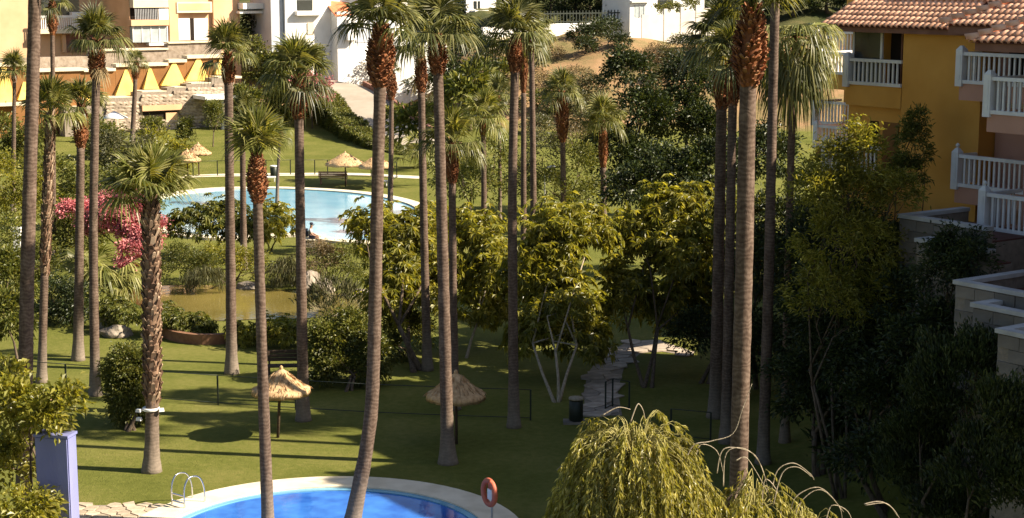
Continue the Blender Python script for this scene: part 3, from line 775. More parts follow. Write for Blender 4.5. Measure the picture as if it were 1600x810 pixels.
w = bpart('window', 'dark', (4.2, 5.0, -1.95, -1.902, 5.6, 6.9)); bpart('frame', 'cream', (4.1, 4.2, -1.97, -1.902, 5.5, 7.0), parent=w)
# balconies
BAL = MB().box((0, 0, 0.5), (0.062, 0.045, 1.0)).mesh('baluster', MAT['white_rail'])
def balcony(a0, a1, b0, bw, ztop, zbot, band, mat, post=True, depth_post=0.24, left=True, step=0.18, finial=True):
    s = bpart('balcony', mat, (a0, a1, b0 + 0.02, bw, zbot - band, zbot - 0.02))
    bpart('rail', 'white_rail', (a0, a1, b0 - 0.02, b0 + 0.11, ztop - 0.10, ztop), parent=s)
    bpart('rail', 'white_rail', (a0, a1, b0 - 0.03, b0 + 0.11, zbot - 0.015, zbot + 0.09), parent=s)
    h = ztop - zbot - 0.19
    n = int((a1 - a0 - 0.3) / step)
    for i in range(n):
        obj('baluster', BAL, s, (a0 + 0.32 + i * step, b0 + 0.045, zbot + 0.09), 0, (1, 1, h))
    if left:
        bpart('rail', 'white_rail', (a0, a0 + 0.1, b0 + 0.11, bw, ztop - 0.10, ztop - 0.004), parent=s)
        for i in range(int((bw - b0 - 0.3) / step)):
            obj('baluster', BAL, s, (a0 + 0.05, b0 + 0.32 + i * step, zbot + 0.05), math.pi / 2, (1, 1, h + 0.04))
    if post:
        p_ = bpart('post', 'white_rail', (a0 - 0.10, a0 + depth_post - 0.10, b0 - 0.07, b0 + 0.17, zbot - 0.10, ztop + 0.06), parent=s)
        mb = MB().box((a0 + depth_post / 2 - 0.10, b0 + 0.05, ztop + 0.12), (depth_post, 0.24, 0.12), 0, 0.35)
        if finial: mb.lathe([(0.03, 0.16), (0.025, 0.2), (0.06, 0.23), (0.065, 0.27), (0.02, 0.32)], 8, (a0 + depth_post / 2 - 0.10, b0 + 0.05, ztop))
        mb.build('finial', MAT['white_rail'], s)
        bpart('post_panel', 'white_rail', (a0 - 0.04, a0 + depth_post - 0.16, b0 - 0.082, b0 - 0.0702, zbot + 0.1, ztop - 0.08), parent=s)
    return s
balcony(0.35, 3.6, 0.35, 1.9, 12.45, 11.55, 0.5, 'pink', finial=False)
balcony(0.35, 3.6, 0.35, 1.9, 9.46, 8.52, 0.5, 'pink')
balcony(3.5, 9.5, -2.2, -0.7, 11.96, 10.98, 0.5, 'pink', finial=False)
balcony(3.5, 9.5, -2.2, -0.7, 8.83, 7.82, 0.5, 'pink')
balcony(-4.93, -2.61, 1.16, 2.39, 12.06, 11.24, 0.68, 'ochre', finial=False)
balcony(-4.93, -2.61, 0.3, 1.31, 9.42, 8.55, 0.4, 'ochre', finial=False)
balcony(-17.2, -11.0, 12.05, 13.6, 12.45, 11.6, 0.6, 'ochre', finial=False)
balcony(-17.2, -11.0, 12.05, 13.6, 9.55, 8.6, 0.6, 'ochre')
balcony(-14.4, -10.4, 9.4, 12.0, 11.75, 10.9, 0.6, 'ochre', finial=False)
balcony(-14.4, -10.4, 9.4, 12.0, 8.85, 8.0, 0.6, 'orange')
# roofs of barrel tiles
def tile_mesh():
    mb = MB(); V = []; F = []; n = 6
    for y, r, lift in ((0, 0.104, 0.035), (0.44, 0.084, 0.0)):
        for i in range(n + 1):
            a = math.pi * i / n; V.append((r * math.cos(a), y, lift + r * math.sin(a) * 0.95))
    for i in range(n + 1):
        a = math.pi * i / n; V.append((0.08 * math.cos(a), 0.0, 0.028 + 0.08 * math.sin(a) * 0.95))
    for i in range(n):
        F.append((i + 1, i, n + 1 + i, n + 2 + i)); F.append((i, i + 1, 2 * n + 3 + i, 2 * n + 2 + i))
    return mb.add(V, F, True).mesh('roof_tile', MAT['tile'])
TILE = tile_mesh()
SL = 0.47; PT = math.atan(SL)
def roof(a0, a1, b0, b1, z, hip_left, name='roof', h_max=None):
    W = (b1 - b0) / 2; h = W * SL; hl = W if hip_left else 0.0
    V = [(a0, b0, z), (a1, b0, z), (a1, b1, z), (a0, b1, z), (a0 + hl, b0 + W, z + h), (a1 - 0.01, b0 + W, z + h)]
    o = MB().add(V, [(0, 1, 5, 4), (1, 2, 5), (2, 3, 4, 5), (3, 0, 4), (3, 2, 1, 0)]).build(name, MAT['tile_bed'], apt)
    return o
def tiles(o, a0, a1, b0, z, rows, hip, single=True, row0=0, name='roof_tile'):
    col = 0.222; row = 0.36; rg = random.Random(int(a0 * 10 + row0))
    mv, mf, ms = TILE_DATA
    big = MB()
    n = int((a1 - a0) / col)
    for i in range(n):
        a = a0 + 0.11 + i * col
        for r in range(row0, rows):
            s = r * row - 0.07
            b = s * math.cos(PT); zz = z + s * math.sin(PT) + 0.012
            if hip and b > a - a0 - 0.10: break
            tw = rg.uniform(-.02, .02); dz = rg.uniform(0, 0.012)
            if single:
                t = obj(name, TILE, o, (a, b0 + b, zz + dz)); t.rotation_euler = (PT, 0, tw)
            else:
                cp, sp = math.cos(PT), math.sin(PT)
                big.add([(a + x, b0 + b + y * cp - q * sp, zz + dz + y * sp + q * cp) for x, y, q in mv], mf, True)
    if not single and big.v:
        t = big.build('roof_tile_field', MAT['tile'], o); t['kind'] = 'stuff'
def hipcaps(o, a0, b0, z, n):
    d = Vector((1, 1, SL)).normalized(); rz = math.radians(-45)
    for i in range(n):
        p_ = Vector((a0, b0, z + 0.06)) + d * (i * 0.36 - 0.1)
        t = obj('hip_tile', TILE, o, p_, 0, (1.55, 1.0, 1.6)); t.rotation_euler = (math.atan(SL / 1.414), 0, rz)
TILE_DATA = ([tuple(v.co) for v in TILE.vertices], [tuple(p_.vertices) for p_ in TILE.polygons], None)
# nearest bay
r = roof(3.11, 13, -2.53, 7.5, 12.86, True); tiles(r, 3.11, 8.4, -2.53, 12.86, 9, True); hipcaps(r, 3.11, -2.53, 12.86, 9)
tiles(r, 8.4, 12.6, -2.53, 12.86, 9, False, False)
bpart('fascia', 'fascia', (3.2, 12.9, -2.44, 7.4, 12.64, 12.855))
r = roof(0.0, 9.5, 0.0, 10.0, 13.20, True); tiles(r, 0.0, 4.2, 0.0, 13.20, 8, True); hipcaps(r, 0.0, 0.0, 13.20, 9)
bpart('fascia', 'fascia', (0.09, 9.4, 0.09, 9.9, 12.98, 13.195))
r = roof(-5.75, 0.3, 0.75, 5.5, 13.06, False); tiles(r, -5.75, -0.4, 0.75, 13.06, 4, False); tiles(r, -5.75, -0.4, 0.75, 13.06, 7, False, False, 4)
bpart('fascia', 'fascia', (-5.7, 0.25, 0.84, 5.4, 12.90, 13.055))
bpart('wall', 'fascia', (-4.15, 0.6, 2.55, 6.8, 13.3, 13.82))
r = roof(-4.3, 1.2, 2.35, 7.0, 13.84, False); tiles(r, -4.3, 1.1, 2.35, 13.84, 6, False, False)
# garden terraces with white copings below the balconies
BLK = MB().box((0, 0, 0), (0.58, 0.05, 0.28)).mesh('block', MAT['block'])
def terrace(label, w, la, lb, zt, gp='block garden terraces under the balconies'):
    a0, b0 = loc_ab(w)
    t = thing('garden_terrace', label, 'terrace', BO + E1 * a0 + E2 * b0, RZ, gp)
    mb = MB().box((la / 2, lb / 2, (zt - 0.42) / 2), (la, lb, zt - 0.42)); mb.box((la / 2, 0.09, zt - 0.25), (la, 0.18, 0.34)); mb.box((0.09, lb / 2 + .1, zt - 0.25), (0.18, lb - 0.2, 0.34))
    mb.build('wall', MAT['mortar'], t)
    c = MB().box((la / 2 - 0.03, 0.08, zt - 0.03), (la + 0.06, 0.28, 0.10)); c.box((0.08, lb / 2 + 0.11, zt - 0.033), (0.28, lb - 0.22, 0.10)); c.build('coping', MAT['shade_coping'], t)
    MB().box((la / 2 + .1, lb / 2 + .1, zt - 0.40), (la - 0.25, lb - 0.25, 0.05)).build('floor', MAT['brown_tile'], t)
    r = 0; z = zt - 0.25
    while z > max(0.3, zt - 2.9):
        n = int(la / 0.6)
        for i in range(n):
            x = 0.31 + i * 0.6 + (0.3 if r % 2 else 0)
            if x > la - 0.25: continue
            obj('block', BLK, t, (x, -0.012 - 0.008 * ((i * 7 + r * 3) % 3), z))
        z -= 0.3; r += 1
    return t
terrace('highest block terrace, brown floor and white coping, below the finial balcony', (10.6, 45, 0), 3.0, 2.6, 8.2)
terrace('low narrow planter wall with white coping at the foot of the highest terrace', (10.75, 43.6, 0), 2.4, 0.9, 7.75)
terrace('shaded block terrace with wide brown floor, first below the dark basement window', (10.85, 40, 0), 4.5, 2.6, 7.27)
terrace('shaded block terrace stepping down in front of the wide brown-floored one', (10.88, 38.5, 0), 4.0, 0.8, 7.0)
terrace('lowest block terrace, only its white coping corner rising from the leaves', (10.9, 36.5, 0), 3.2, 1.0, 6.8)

# ------------------------------------------------------------------ far buildings: facades measured on their own vertical planes
class Facade:
    def __init__(s, name, label, cat, o, t):
        s.o = Vector((o[0], o[1], 0)); s.t = Vector((t[0], t[1], 0)).normalized(); s.n = Vector((-s.t.y, s.t.x, 0))
        s.root = thing(name, label, cat, s.o, math.atan2(s.t.y, s.t.x))
        s.root.location.z = 0
    def at(s, px, py):
        d = ray(px, py); c = Vector((0, 0, CAM_H))
        k = (s.o - c).dot(s.n) / d.dot(s.n); p_ = c + d * k
        return (p_ - s.o).dot(s.t), p_.z
    def box(s, name, mat, x0, y0, x1, y1, f0=0.0, f1=0.1, parent=None, zb=None, lvl=True):
        """pixel rectangle on the facade; f0..f1: from how far in front (+) to how far in front of the plane"""
        a0, z1 = s.at(x0, y0 if not lvl else y0); a1, _ = s.at(x1, y0)
        zm0 = s.at((x0 + x1) / 2, y0)[1]; zm1 = s.at((x0 + x1) / 2, y1)[1]
        z0 = zb if zb is not None else zm1
        return MB().box(((a0 + a1) / 2, -(f0 + f1) / 2, (z0 + zm0) / 2), (a1 - a0, abs(f1 - f0), zm0 - z0)).build(name, MAT[mat], parent or s.root)
def o_at(px, D): return (A(px, 100, D).x, D)
# apartment block behind the stone terraces
F = Facade('apartment_block', 'peach apartment block with pale glazed bays above the stone terraces', 'building', o_at(200, 166), (0.8, 0.6))
F.box('wall', 'peach', 198, -70, 372, 78, -9, 0, zb=0.5)
F.box('pier', 'peach', 258, -70, 272, 72, 0.0, 0.5); F.box('pier', 'peach', 328, -70, 366, 60, 0.0, 0.4)
F.box('balcony', 'cream', 202, -2, 257, 12, 0.0, 0.9)
b = F.box('balcony', 'peach', 199, 31, 258, 40, 0.0, 0.9)
rb = F.box('recess', 'dark', 203, 12.5, 257, 30, 0.0, 0.05)
for i in range(14): F.box('baluster', 'grey_metal', 205 + i * 2.6, 14, 205.9 + i * 2.6, 30.8, 0.82, 0.86, b)
F.box('parapet', 'white', 242, 14, 257, 31, 0.45, 0.88, b)
w = F.box('window', 'glass_pale', 203, 41, 258, 66, 0.0, 0.55)
for x in (203, 217, 231, 244, 256.5): F.box('frame', 'white', x, 41, x + 1.4, 66, 0.551, 0.6, w)
F.box('sill', 'white', 228, 66.5, 261, 71, 0.0, 0.8)
b = F.box('balcony', 'cream', 272, 3, 327, 20, 0.02, 0.6); F.box('panel', 'peach', 275, 5.5, 324, 16, 0.602, 0.63, b)
w = F.box('shutter', 'white', 274, 29, 296, 63, 0.0, 0.06); w = F.box('window', 'dark', 296.5, 29, 302, 63, 0.0, 0.05); F.box('shutter', 'white', 302.5, 29, 324, 63, 0.0, 0.06)
F.box('canopy', 'white', 369, 5, 405, 14, -1.5, 1.5); F.box('canopy', 'white', 366, 17, 405, 21, -1.5, 1.2)
F = Facade('apartment_block', 'peach block with white balustraded balcony over brown shaded opening among palms', 'building', o_at(60, 168), (0.85, 0.53))
F.box('wall', 'peach', -70, -70, 205, 95, -8, 0, zb=0.5)
b = F.box('balcony', 'cream', 57, 45, 128, 52, 0.0, 1.3)
F.box('rail', 'white', 57, 24, 128, 27.5, 1.15, 1.3, b)
for i in range(22): F.box('baluster', 'white', 58 + i * 3.2, 27.6, 59.4 + i * 3.2, 45, 1.19, 1.26, b)
F.box('window', 'glass', 62, -20, 122, 24, 0.0, 0.06)
F.box('opening', 'fascia', 98, 54, 146, 82, 0.0, 0.07); F.box('column', 'peach', 132, 46, 137, 82, 0.07, 0.4); F.box('column', 'peach', 95, 54, 101, 82, 0.07, 0.4)
b = F.box('terrace_wall', 'peach', 150, 42, 202, 76, 0.0, 1.6); F.box('cap', 'white', 148, 36, 203, 41.9, 0.0, 1.7, b)
F.box('parapet', 'white', 108, 19, 150, 46, 0.0, 0.9)
# stone terraces; yellow wedges stand in for sunlit patches of the wall
rs = random.Random(11)
F = Facade('sun_patch_wall', 'shade-darkened orange retaining wall with row of pointed yellow sun-patch wedges and white ledges', 'wall', o_at(180, 155), (0.84, 0.54))
for x0, x1, yt in ((-30, 60, 104), (60, 130, 112), (130, 180, 112), (180, 262, 104), (262, 291, 98), (291, 366, 91)):
    F.box('wall', 'orange', x0, yt, x1, 175, -0.6, 0.0, zb=0.5)  # overhang shade is in the wall colour
    F.box('ledge', 'cream', x0, yt - 5, x1 - 0.5, yt - 0.3, -1.2, 0.25)
for ax, ay, l, r_, yb in ((197, 109, 178, 211, 149), (234, 107, 222, 246, 139), (272, 97, 249, 288, 133), (310, 90, 287, 324, 126), (347, 83, 334, 356, 116), (6, 98, -14, 22, 160), (38, 128, 26, 50, 156), (140, 146, 130, 152, 164)):
    pa = F.at(ax, ay); pl_, zb_ = F.at(l, yb); pr_, _ = F.at(r_, yb); zb_ = F.at((l + r_) / 2, yb)[1]
    V = [(pa[0] - 0.12, -0.04, pa[1]), (pa[0] + 0.12, -0.04, pa[1]), (pl_, -0.5, zb_), (pr_, -0.5, zb_), (pl_, 0, zb_), (pr_, 0, zb_)]
    MB().add(V, [(0, 2, 3, 1), (0, 4, 2), (1, 3, 5), (2, 4, 5, 3)]).build('sun_patch_wedge', MAT['yellow'], F.root)  # wedge in place of a triangle of sunlight on the wall
for x0, x1, y in ((156, 215, 149.5), (208, 262, 140), (258, 293, 133.5), (284, 332, 127), (326, 362, 118), (-20, 30, 160), (100, 160, 165)):
    F.box('ledge', 'cream', x0, y, x1, y + 3.2, -0.2, 2.4)
F = Facade('stone_wall', 'rubble stone retaining wall with dark recess under the yellow sun-patch wedges', 'wall', o_at(180, 152.5), (0.84, 0.54))
for x0, x1, yt in ((100, 160, 168), (160, 213, 153), (213, 261, 144), (261, 291, 137), (291, 330, 131), (330, 366, 122)):
    F.box('core', 'mortar', x0, yt, x1, 215, -1.6, 0.0, zb=0.3)
STN = []
for i in range(7):
    bm_ = bmesh.new(); bmesh.ops.create_cube(bm_, size=1.0); bmesh.ops.subdivide_edges(bm_, edges=bm_.edges[:], cuts=1, use_grid_fill=True)
    for v in bm_.verts:
        k_ = 1.0 / max(1.0, v.co.length * 1.42); v.co = v.co * k_ * 1.0 + Vector((rs.uniform(-.07, .07), rs.uniform(-.07, .07), rs.uniform(-.07, .07)))
    me = bpy.data.meshes.new('stone'); bm_.to_mesh(me); bm_.free(); me.materials.append(MAT['stone']); STN.append(me)
y = 134.0
while y < 202:
    x = 162.0 + rs.uniform(0, 5)
    while x < 345:
        w_ = rs.uniform(8, 14); tp = np.interp(x, [160, 213, 213.1, 261, 261.1, 291, 291.1, 330, 331], [155, 155, 146, 146, 139, 139, 133, 133, 124])
        if y > tp + 3 and not (218 < x + w_ / 2 < 284 and 162 < y < 188):
            a_, z_ = F.at(x + w_ / 2, y)
            obj('stone', rs.choice(STN), F.root, (a_, -0.05, z_), 0, (w_ * 0.068 * 1.12, 0.35, 0.36 * rs.uniform(0.85, 1.2)))
        x += w_
    y += 5.6
F.box('recess', 'dark', 223, 174, 277, 187, -0.2, 0.02); F.box('lintel', 'peach', 220, 164, 282, 172.5, -0.1, 0.4); F.box('pier', 'peach', 258, 176, 276, 188, 0.02, 0.2)
c = F.box('canopy_slab', 'white', 300, 147, 358, 152.5, 0.0, 3.2); F.box('post', 'grey_metal', 328, 152.6, 331.5, 200, 2.4, 2.7, c); F.box('recess', 'dark', 334, 154, 356, 175, 0.0, 0.06)
# upper rubble wall between terraces and apartments
F = Facade('upper_wall', 'tan rubble wall with flat cap between the apartments and the orange wall', 'wall', o_at(180, 158), (0.84, 0.54))
F.box('wall', 'stone', 140, 78, 262, 112, -1.0, 0.0, zb=0.5); F.box('cap', 'cream', 160, 76, 262, 79, -1.1, 0.2)
F.box('wall', 'stone', 262, 68, 346, 104, -1.0, 0.0, zb=0.5); F.box('cap', 'cream', 262, 66, 296, 68, -1.1, 0.2); F.box('cap', 'cream', 296.5, 64.5, 346, 66.5, -1.1, 0.2)
F.box('wall', 'stone', 0, 90, 139, 118, -1.0, 0.0, zb=0.5)

# white houses on the slope
F = Facade('white_house', 'white stepped village house with red lean-to roof and grey door', 'house', o_at(440, 172), (0.86, 0.51))
F.box('wall', 'white', 444, -50, 516, 78, -7, 0.0, zb=1.0)
F.box('wall', 'blue_grey', 424, -50, 443, 60, -6, -0.4, zb=1.0)
F.box('wall', 'white', 516.5, 18, 600, 92, -5, 1.6, zb=1.0)
F.box('wall', 'white', 516.5, -50, 580, 18, -6, -1.0, zb=1.0)
w = F.box('window', 'glass', 464, 0, 488, 17, 0.0, 0.05); F.box('balcony', 'white', 460, 17.2, 500, 24, 0.0, 0.7, w)
a0, z0 = F.at(513, 24); a1, _ = F.at(551, 24); zt = F.at(530, 1)[1]
MB().add([(a0, -1.7, z0), (a1, -1.7, z0 + 0.25), (a1, 0.9, zt - 0.2), (a0, 0.9, zt), (a0, -1.7, z0 - 0.1), (a1, -1.7, z0 + 0.12), (a1, 0.9, zt - 0.35), (a0, 0.9, zt - 0.15)], [(0, 1, 2, 3), (7, 6, 5, 4), (4, 5, 1, 0), (5, 6, 2, 1), (6, 7, 3, 2), (7, 4, 0, 3)]).build('lean_to_roof', MAT['awning_red'], F.root)
F.box('moulding', 'white', 549, 26, 574, 31, 1.6, 1.72)
d = F.box('door', 'blue_grey', 546, 43, 572, 66, 1.6, 1.66); F.box('frame', 'grey_metal', 545, 42, 546, 66, 1.6, 1.69, d); F.box('frame', 'grey_metal', 545, 41.5, 573, 42.8, 1.6, 1.69, d)
F.box('panel', 'cream', 480, 36, 490, 54, 0.0, 0.1); F.box('parapet', 'white', 528, 30, 543, 62, 1.6, 2.4)
F = Facade('white_house', 'plain white house with blue-grey wall half hidden behind the biggest-spindled palm', 'house', o_at(600, 176), (0.86, 0.51))
F.box('wall', 'blue_grey', 578, 32, 616, 80, -5, 0.0, zb=6); F.box('wall', 'white', 583, -50, 640, 31.8, -5, -0.6, zb=6)
w = F.box('window', 'glass', 603, 20, 614, 34, -0.6, -0.52); F.box('sill', 'white', 601, 34, 616, 36, -0.6, -0.3, w); F.box('window', 'glass', 586, 12, 594, 26, -0.6, -0.52)
F = Facade('garden_wall', 'low white garden wall running along the slope below the houses', 'wall', o_at(590, 168), (0.93, 0.36))
F.box('wall', 'white', 590, 70, 700, 86, -0.3, 0.0, zb=1.0); F.box('wall', 'white', 600, 57, 680, 69, -2.4, -2.0, zb=1.0)
F = Facade('white_house', 'small white house with dark windows far behind the central palm crowns', 'house', o_at(735, 205), (0.86, 0.51))
F.box('wall', 'white', 728, -50, 775, 42, -6, 0.0, zb=7); F.box('balcony', 'white', 735, 16, 756, 21, 0, 1.2); w = F.box('window', 'glass', 740, 2, 750, 14, 0, 0.05); F.box('frame', 'white', 744.5, 2, 745.5, 14, 0.051, 0.1, w); F.box('window', 'glass', 760, 14, 768, 27, 0, 0.05); F.box('wall', 'blue_grey', 768, 12, 800, 42, -4, 0.6, zb=7)
F = Facade('boundary_wall', 'long white boundary wall with cream plinth topping the bare ochre bank', 'wall', o_at(760, 174), (0.80, 0.60))
F.box('wall', 'white', 755, 42, 842, 58, -0.35, 0.0); F.box('plinth', 'cream', 755, 58.2, 842, 70, -0.4, 0.06, zb=6)
F.box('wall', 'white', 843, 37, 922, 50, -0.35, 0.0, zb=6.5); F.box('wall', 'white', 923, 34, 986, 44, -0.35, 0.0, zb=7)
for i in range(29):
    x = 842 + i * 5
    F.box('picket', 'metal_dark', x, 18 - i * 0.1, x + 1.2, 38 - i * 0.2, -0.25, -0.2)
F.box('rail', 'metal_dark', 842, 20, 985, 22, -0.26, -0.19); F.box('rail', 'metal_dark', 842, 33, 985, 34.4, -0.26, -0.19)
F = Facade('villa', 'white villa with small window behind panelled white fence on the bank top', 'house', o_at(990, 184), (0.83, 0.56))
F.box('wall', 'white', 985, -50, 1012, 42, -5, 0.0, zb=8); F.box('wall', 'white', 1012.5, -50, 1116, 30, -6, -1.6, zb=8)
w = F.box('window', 'glass_pale', 992, 9, 1006, 27, 0.0, 0.05); F.box('frame', 'grey_metal', 991, 8, 1007, 9, 0.0, 0.1, w); F.box('frame', 'grey_metal', 998.5, 9, 999.8, 27, 0.051, 0.1, w); F.box('frame', 'grey_metal', 1005.6, 9, 1007, 27, 0.051, 0.1, w)
w = F.box('window', 'glass', 1042, 0, 1066, 14, -1.6, -1.54); F.box('cornice', 'white', 983, 1, 1013, 4, 0.0, 0.5)
F = Facade('panelled_fence', 'panelled white masonry fence with square piers along the bank edge', 'fence', o_at(1000, 178), (0.86, 0.51))
for x0, x1, yt, yb in ((1003, 1037.4, 23, 41), (1043.2, 1063.4, 20, 38), (1069.2, 1087.4, 17, 36), (1093.2, 1118, 13, 34)): F.box('panel', 'fence_white', x0, yt, x1, yb, -0.12, 0.0, zb=7.0)
for x, yt in ((1039, 14), (1065, 11), (1089, 8)): F.box('pier', 'fence_white', x - 1.5, yt, x + 4, 44, -0.2, 0.05, zb=7.0)

# ------------------------------------------------------------------ trees and shrubs of the garden
def gb(px, py): return G(px, py)
def hb(px, D):
    x = A(px, 300, D).x; return Vector((x, D, hz(x, D)))
PSEED[0] = 200
plant('umbrella_tree', 'yellow-green drooping-leaf tree reaching over the far pool edge', 'tree', gb(650, 580),
      [pb(620, 372, 120, 90, 65), pb(672, 362, 100, 80, 66), pb(580, 348, 70, 46, 65.5), pb(640, 455, 120, 120, 64), pb(690, 425, 80, 120, 65), pb(598, 478, 60, 70, 63)], 'leaf_lime', 11000, 0.30, 0.105, 'rosette', 0.42, tr=0.11, stems=2)
plant('umbrella_tree', 'yellow-green tree with thin leaning pale stem behind the stout grey-footed palm', 'tree', gb(728, 560),
      [pb(748, 362, 100, 70, 66), pb(775, 420, 110, 100, 65), pb(745, 478, 90, 70, 65), pb(800, 460, 80, 100, 66)], 'leaf_lime', 6500, 0.30, 0.105, 'rosette', 0.42, 'bark_pale', tr=0.06)
plant('umbrella_tree', 'broad sunlit yellow-green tree on three forked pale stems beside the bin', 'tree', gb(868, 628),
      [pb(862, 400, 110, 100, 60.5), pb(925, 372, 90, 60, 61), pb(880, 475, 130, 110, 60), pb(838, 530, 90, 90, 60), pb(915, 535, 80, 60, 59.5), pb(888, 345, 130, 44, 61.5), pb(830, 440, 80, 110, 61)], 'leaf_lime', 16000, 0.28, 0.10, 'rosette', 0.40, 'bark_pale', tr=0.06, stems=3)
plant('umbrella_tree', 'umbrella tree beside the stone path, sunlit only along its crown top', 'tree', gb(1012, 606),
      [pb(1055, 328, 120, 60, 63), pb(1000, 372, 90, 80, 63), pb(1065, 400, 110, 100, 62), pb(978, 465, 100, 110, 62), pb(1060, 480, 110, 100, 62.5)], 'leaf_lime', 13000, 0.30, 0.105, 'rosette', 0.42, tr=0.07, stems=3)
plant('umbrella_tree', 'small dark umbrella tree squeezed behind the shaded palm pair', 'tree', gb(1100, 600),
      [pb(1160, 330, 90, 60, 61), pb(1110, 420, 90, 120, 63), pb(1170, 420, 90, 130, 60)], 'leaf_mid', 4500, 0.30, 0.105, 'rosette', 0.42, tr=0.07, stems=2)
# shaded planting under the ochre building
plant('bamboo_clump', 'tall yellow-green bamboo clump in front of the ochre wall', 'bamboo', hb(1330, 45),
      [pb(1305, 262, 80, 90, 44.8), pb(1350, 250, 80, 110, 44.5), pb(1275, 300, 80, 70, 44.5), pb(1335, 300, 130, 70, 44.8), pb(1400, 300, 70, 60, 44.8), pb(1330, 380, 160, 110, 44.8), pb(1290, 460, 120, 110, 45), pb(1370, 470, 120, 120, 45)], 'leaf_lime', 17000, 0.17, 0.04, 'narrow', 0.3, tr=0.05, stems=4)
plant('feathery_shrub', 'slender feathery shrub rising against the ochre wall by the finial balcony', 'shrub', hb(1428, 50),
      [pb(1428, 225, 46, 70, 49.5), pb(1420, 275, 56, 60, 49), pb(1436, 185, 24, 40, 49.5)], 'leaf_mid', 2600, 0.2, 0.03, 'narrow', 0.22, tr=0.03, stems=3)
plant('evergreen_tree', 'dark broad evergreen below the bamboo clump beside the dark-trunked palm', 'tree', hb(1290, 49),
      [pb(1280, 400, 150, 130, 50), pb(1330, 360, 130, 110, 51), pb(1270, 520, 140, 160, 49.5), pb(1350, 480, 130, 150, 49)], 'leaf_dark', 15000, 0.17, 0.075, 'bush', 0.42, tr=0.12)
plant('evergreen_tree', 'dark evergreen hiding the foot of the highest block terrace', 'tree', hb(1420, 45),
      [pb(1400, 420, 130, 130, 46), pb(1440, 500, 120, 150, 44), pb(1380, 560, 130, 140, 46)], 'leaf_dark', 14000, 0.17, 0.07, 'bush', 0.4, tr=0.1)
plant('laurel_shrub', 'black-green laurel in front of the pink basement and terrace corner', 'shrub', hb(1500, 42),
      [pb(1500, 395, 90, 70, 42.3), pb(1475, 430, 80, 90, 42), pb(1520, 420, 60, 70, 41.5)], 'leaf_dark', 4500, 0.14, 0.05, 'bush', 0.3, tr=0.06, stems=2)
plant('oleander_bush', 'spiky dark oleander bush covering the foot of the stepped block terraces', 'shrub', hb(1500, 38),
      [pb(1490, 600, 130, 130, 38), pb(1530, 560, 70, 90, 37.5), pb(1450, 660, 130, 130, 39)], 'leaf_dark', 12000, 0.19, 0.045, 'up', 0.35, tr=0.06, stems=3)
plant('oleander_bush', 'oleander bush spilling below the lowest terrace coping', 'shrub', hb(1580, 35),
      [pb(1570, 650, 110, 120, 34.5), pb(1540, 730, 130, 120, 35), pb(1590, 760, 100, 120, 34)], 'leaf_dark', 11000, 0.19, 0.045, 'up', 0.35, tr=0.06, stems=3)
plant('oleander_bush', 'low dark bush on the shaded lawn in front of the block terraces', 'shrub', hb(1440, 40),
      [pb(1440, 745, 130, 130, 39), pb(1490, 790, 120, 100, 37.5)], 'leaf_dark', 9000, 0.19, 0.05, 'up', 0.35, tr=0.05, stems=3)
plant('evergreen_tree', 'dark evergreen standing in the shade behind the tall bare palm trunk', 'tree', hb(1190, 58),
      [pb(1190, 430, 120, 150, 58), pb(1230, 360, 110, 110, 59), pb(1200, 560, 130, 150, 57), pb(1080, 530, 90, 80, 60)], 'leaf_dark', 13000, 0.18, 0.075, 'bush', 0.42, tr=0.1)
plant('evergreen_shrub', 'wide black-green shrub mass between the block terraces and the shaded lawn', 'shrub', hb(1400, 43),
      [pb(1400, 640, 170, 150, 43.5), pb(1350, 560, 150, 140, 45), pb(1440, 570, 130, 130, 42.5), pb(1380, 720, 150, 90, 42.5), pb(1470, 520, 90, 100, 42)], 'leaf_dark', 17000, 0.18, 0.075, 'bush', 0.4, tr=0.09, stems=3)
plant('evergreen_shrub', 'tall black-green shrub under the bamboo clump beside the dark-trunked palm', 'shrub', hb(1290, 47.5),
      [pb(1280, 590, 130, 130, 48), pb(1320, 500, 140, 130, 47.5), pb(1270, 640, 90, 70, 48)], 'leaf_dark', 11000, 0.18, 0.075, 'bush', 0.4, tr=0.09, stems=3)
plant('strap_leaf_plant', 'low strap-leaved plants under the dark evergreen at the lawn edge', 'plant', hb(1330, 48),
      [pb(1330, 690, 110, 60, 47.5), pb(1390, 700, 90, 70, 46.5)], 'leaf_dark', 1800, 0.45, 0.06, 'up', 0.3, tr=0.03)
# evergreens and scrub in the middle distance
plant('ficus_tree', 'tall dark ficus tree in front of the ochre bank', 'tree', hb(985, 102),
      [pb(985, 120, 80, 80, 102), pb(1000, 185, 100, 100, 101), pb(960, 245, 90, 110, 100), pb(1010, 270, 90, 110, 100)], 'leaf_dark', 11000, 0.28, 0.14, 'bush', 0.55, tr=0.16)
plant('ficus_tree', 'rounded dark ficus tree half hidden behind the shaded palm pair', 'tree', hb(1075, 104),
      [pb(1080, 125, 90, 80, 104), pb(1060, 185, 100, 100, 103), pb(1095, 220, 80, 110, 102)], 'leaf_dark', 9500, 0.28, 0.14, 'bush', 0.55, tr=0.16)
plant('ficus_tree', 'low black-green ficus mass behind the umbrella trees', 'tree', hb(1050, 80),
      [pb(1050, 275, 130, 90, 80), pb(985, 300, 90, 70, 79), pb(1110, 270, 90, 110, 80), pb(1200, 250, 110, 120, 82)], 'leaf_dark', 12000, 0.24, 0.12, 'bush', 0.5, tr=0.14)
plant('scrub_bush', 'olive-green bush around the street lamp', 'shrub', hb(890, 96),
      [pb(905, 270, 70, 90, 96), pb(860, 300, 90, 70, 95), pb(925, 310, 70, 70, 95)], 'leaf_mid', 4500, 0.2, 0.09, 'bush', 0.5, tr=0.07, stems=2)
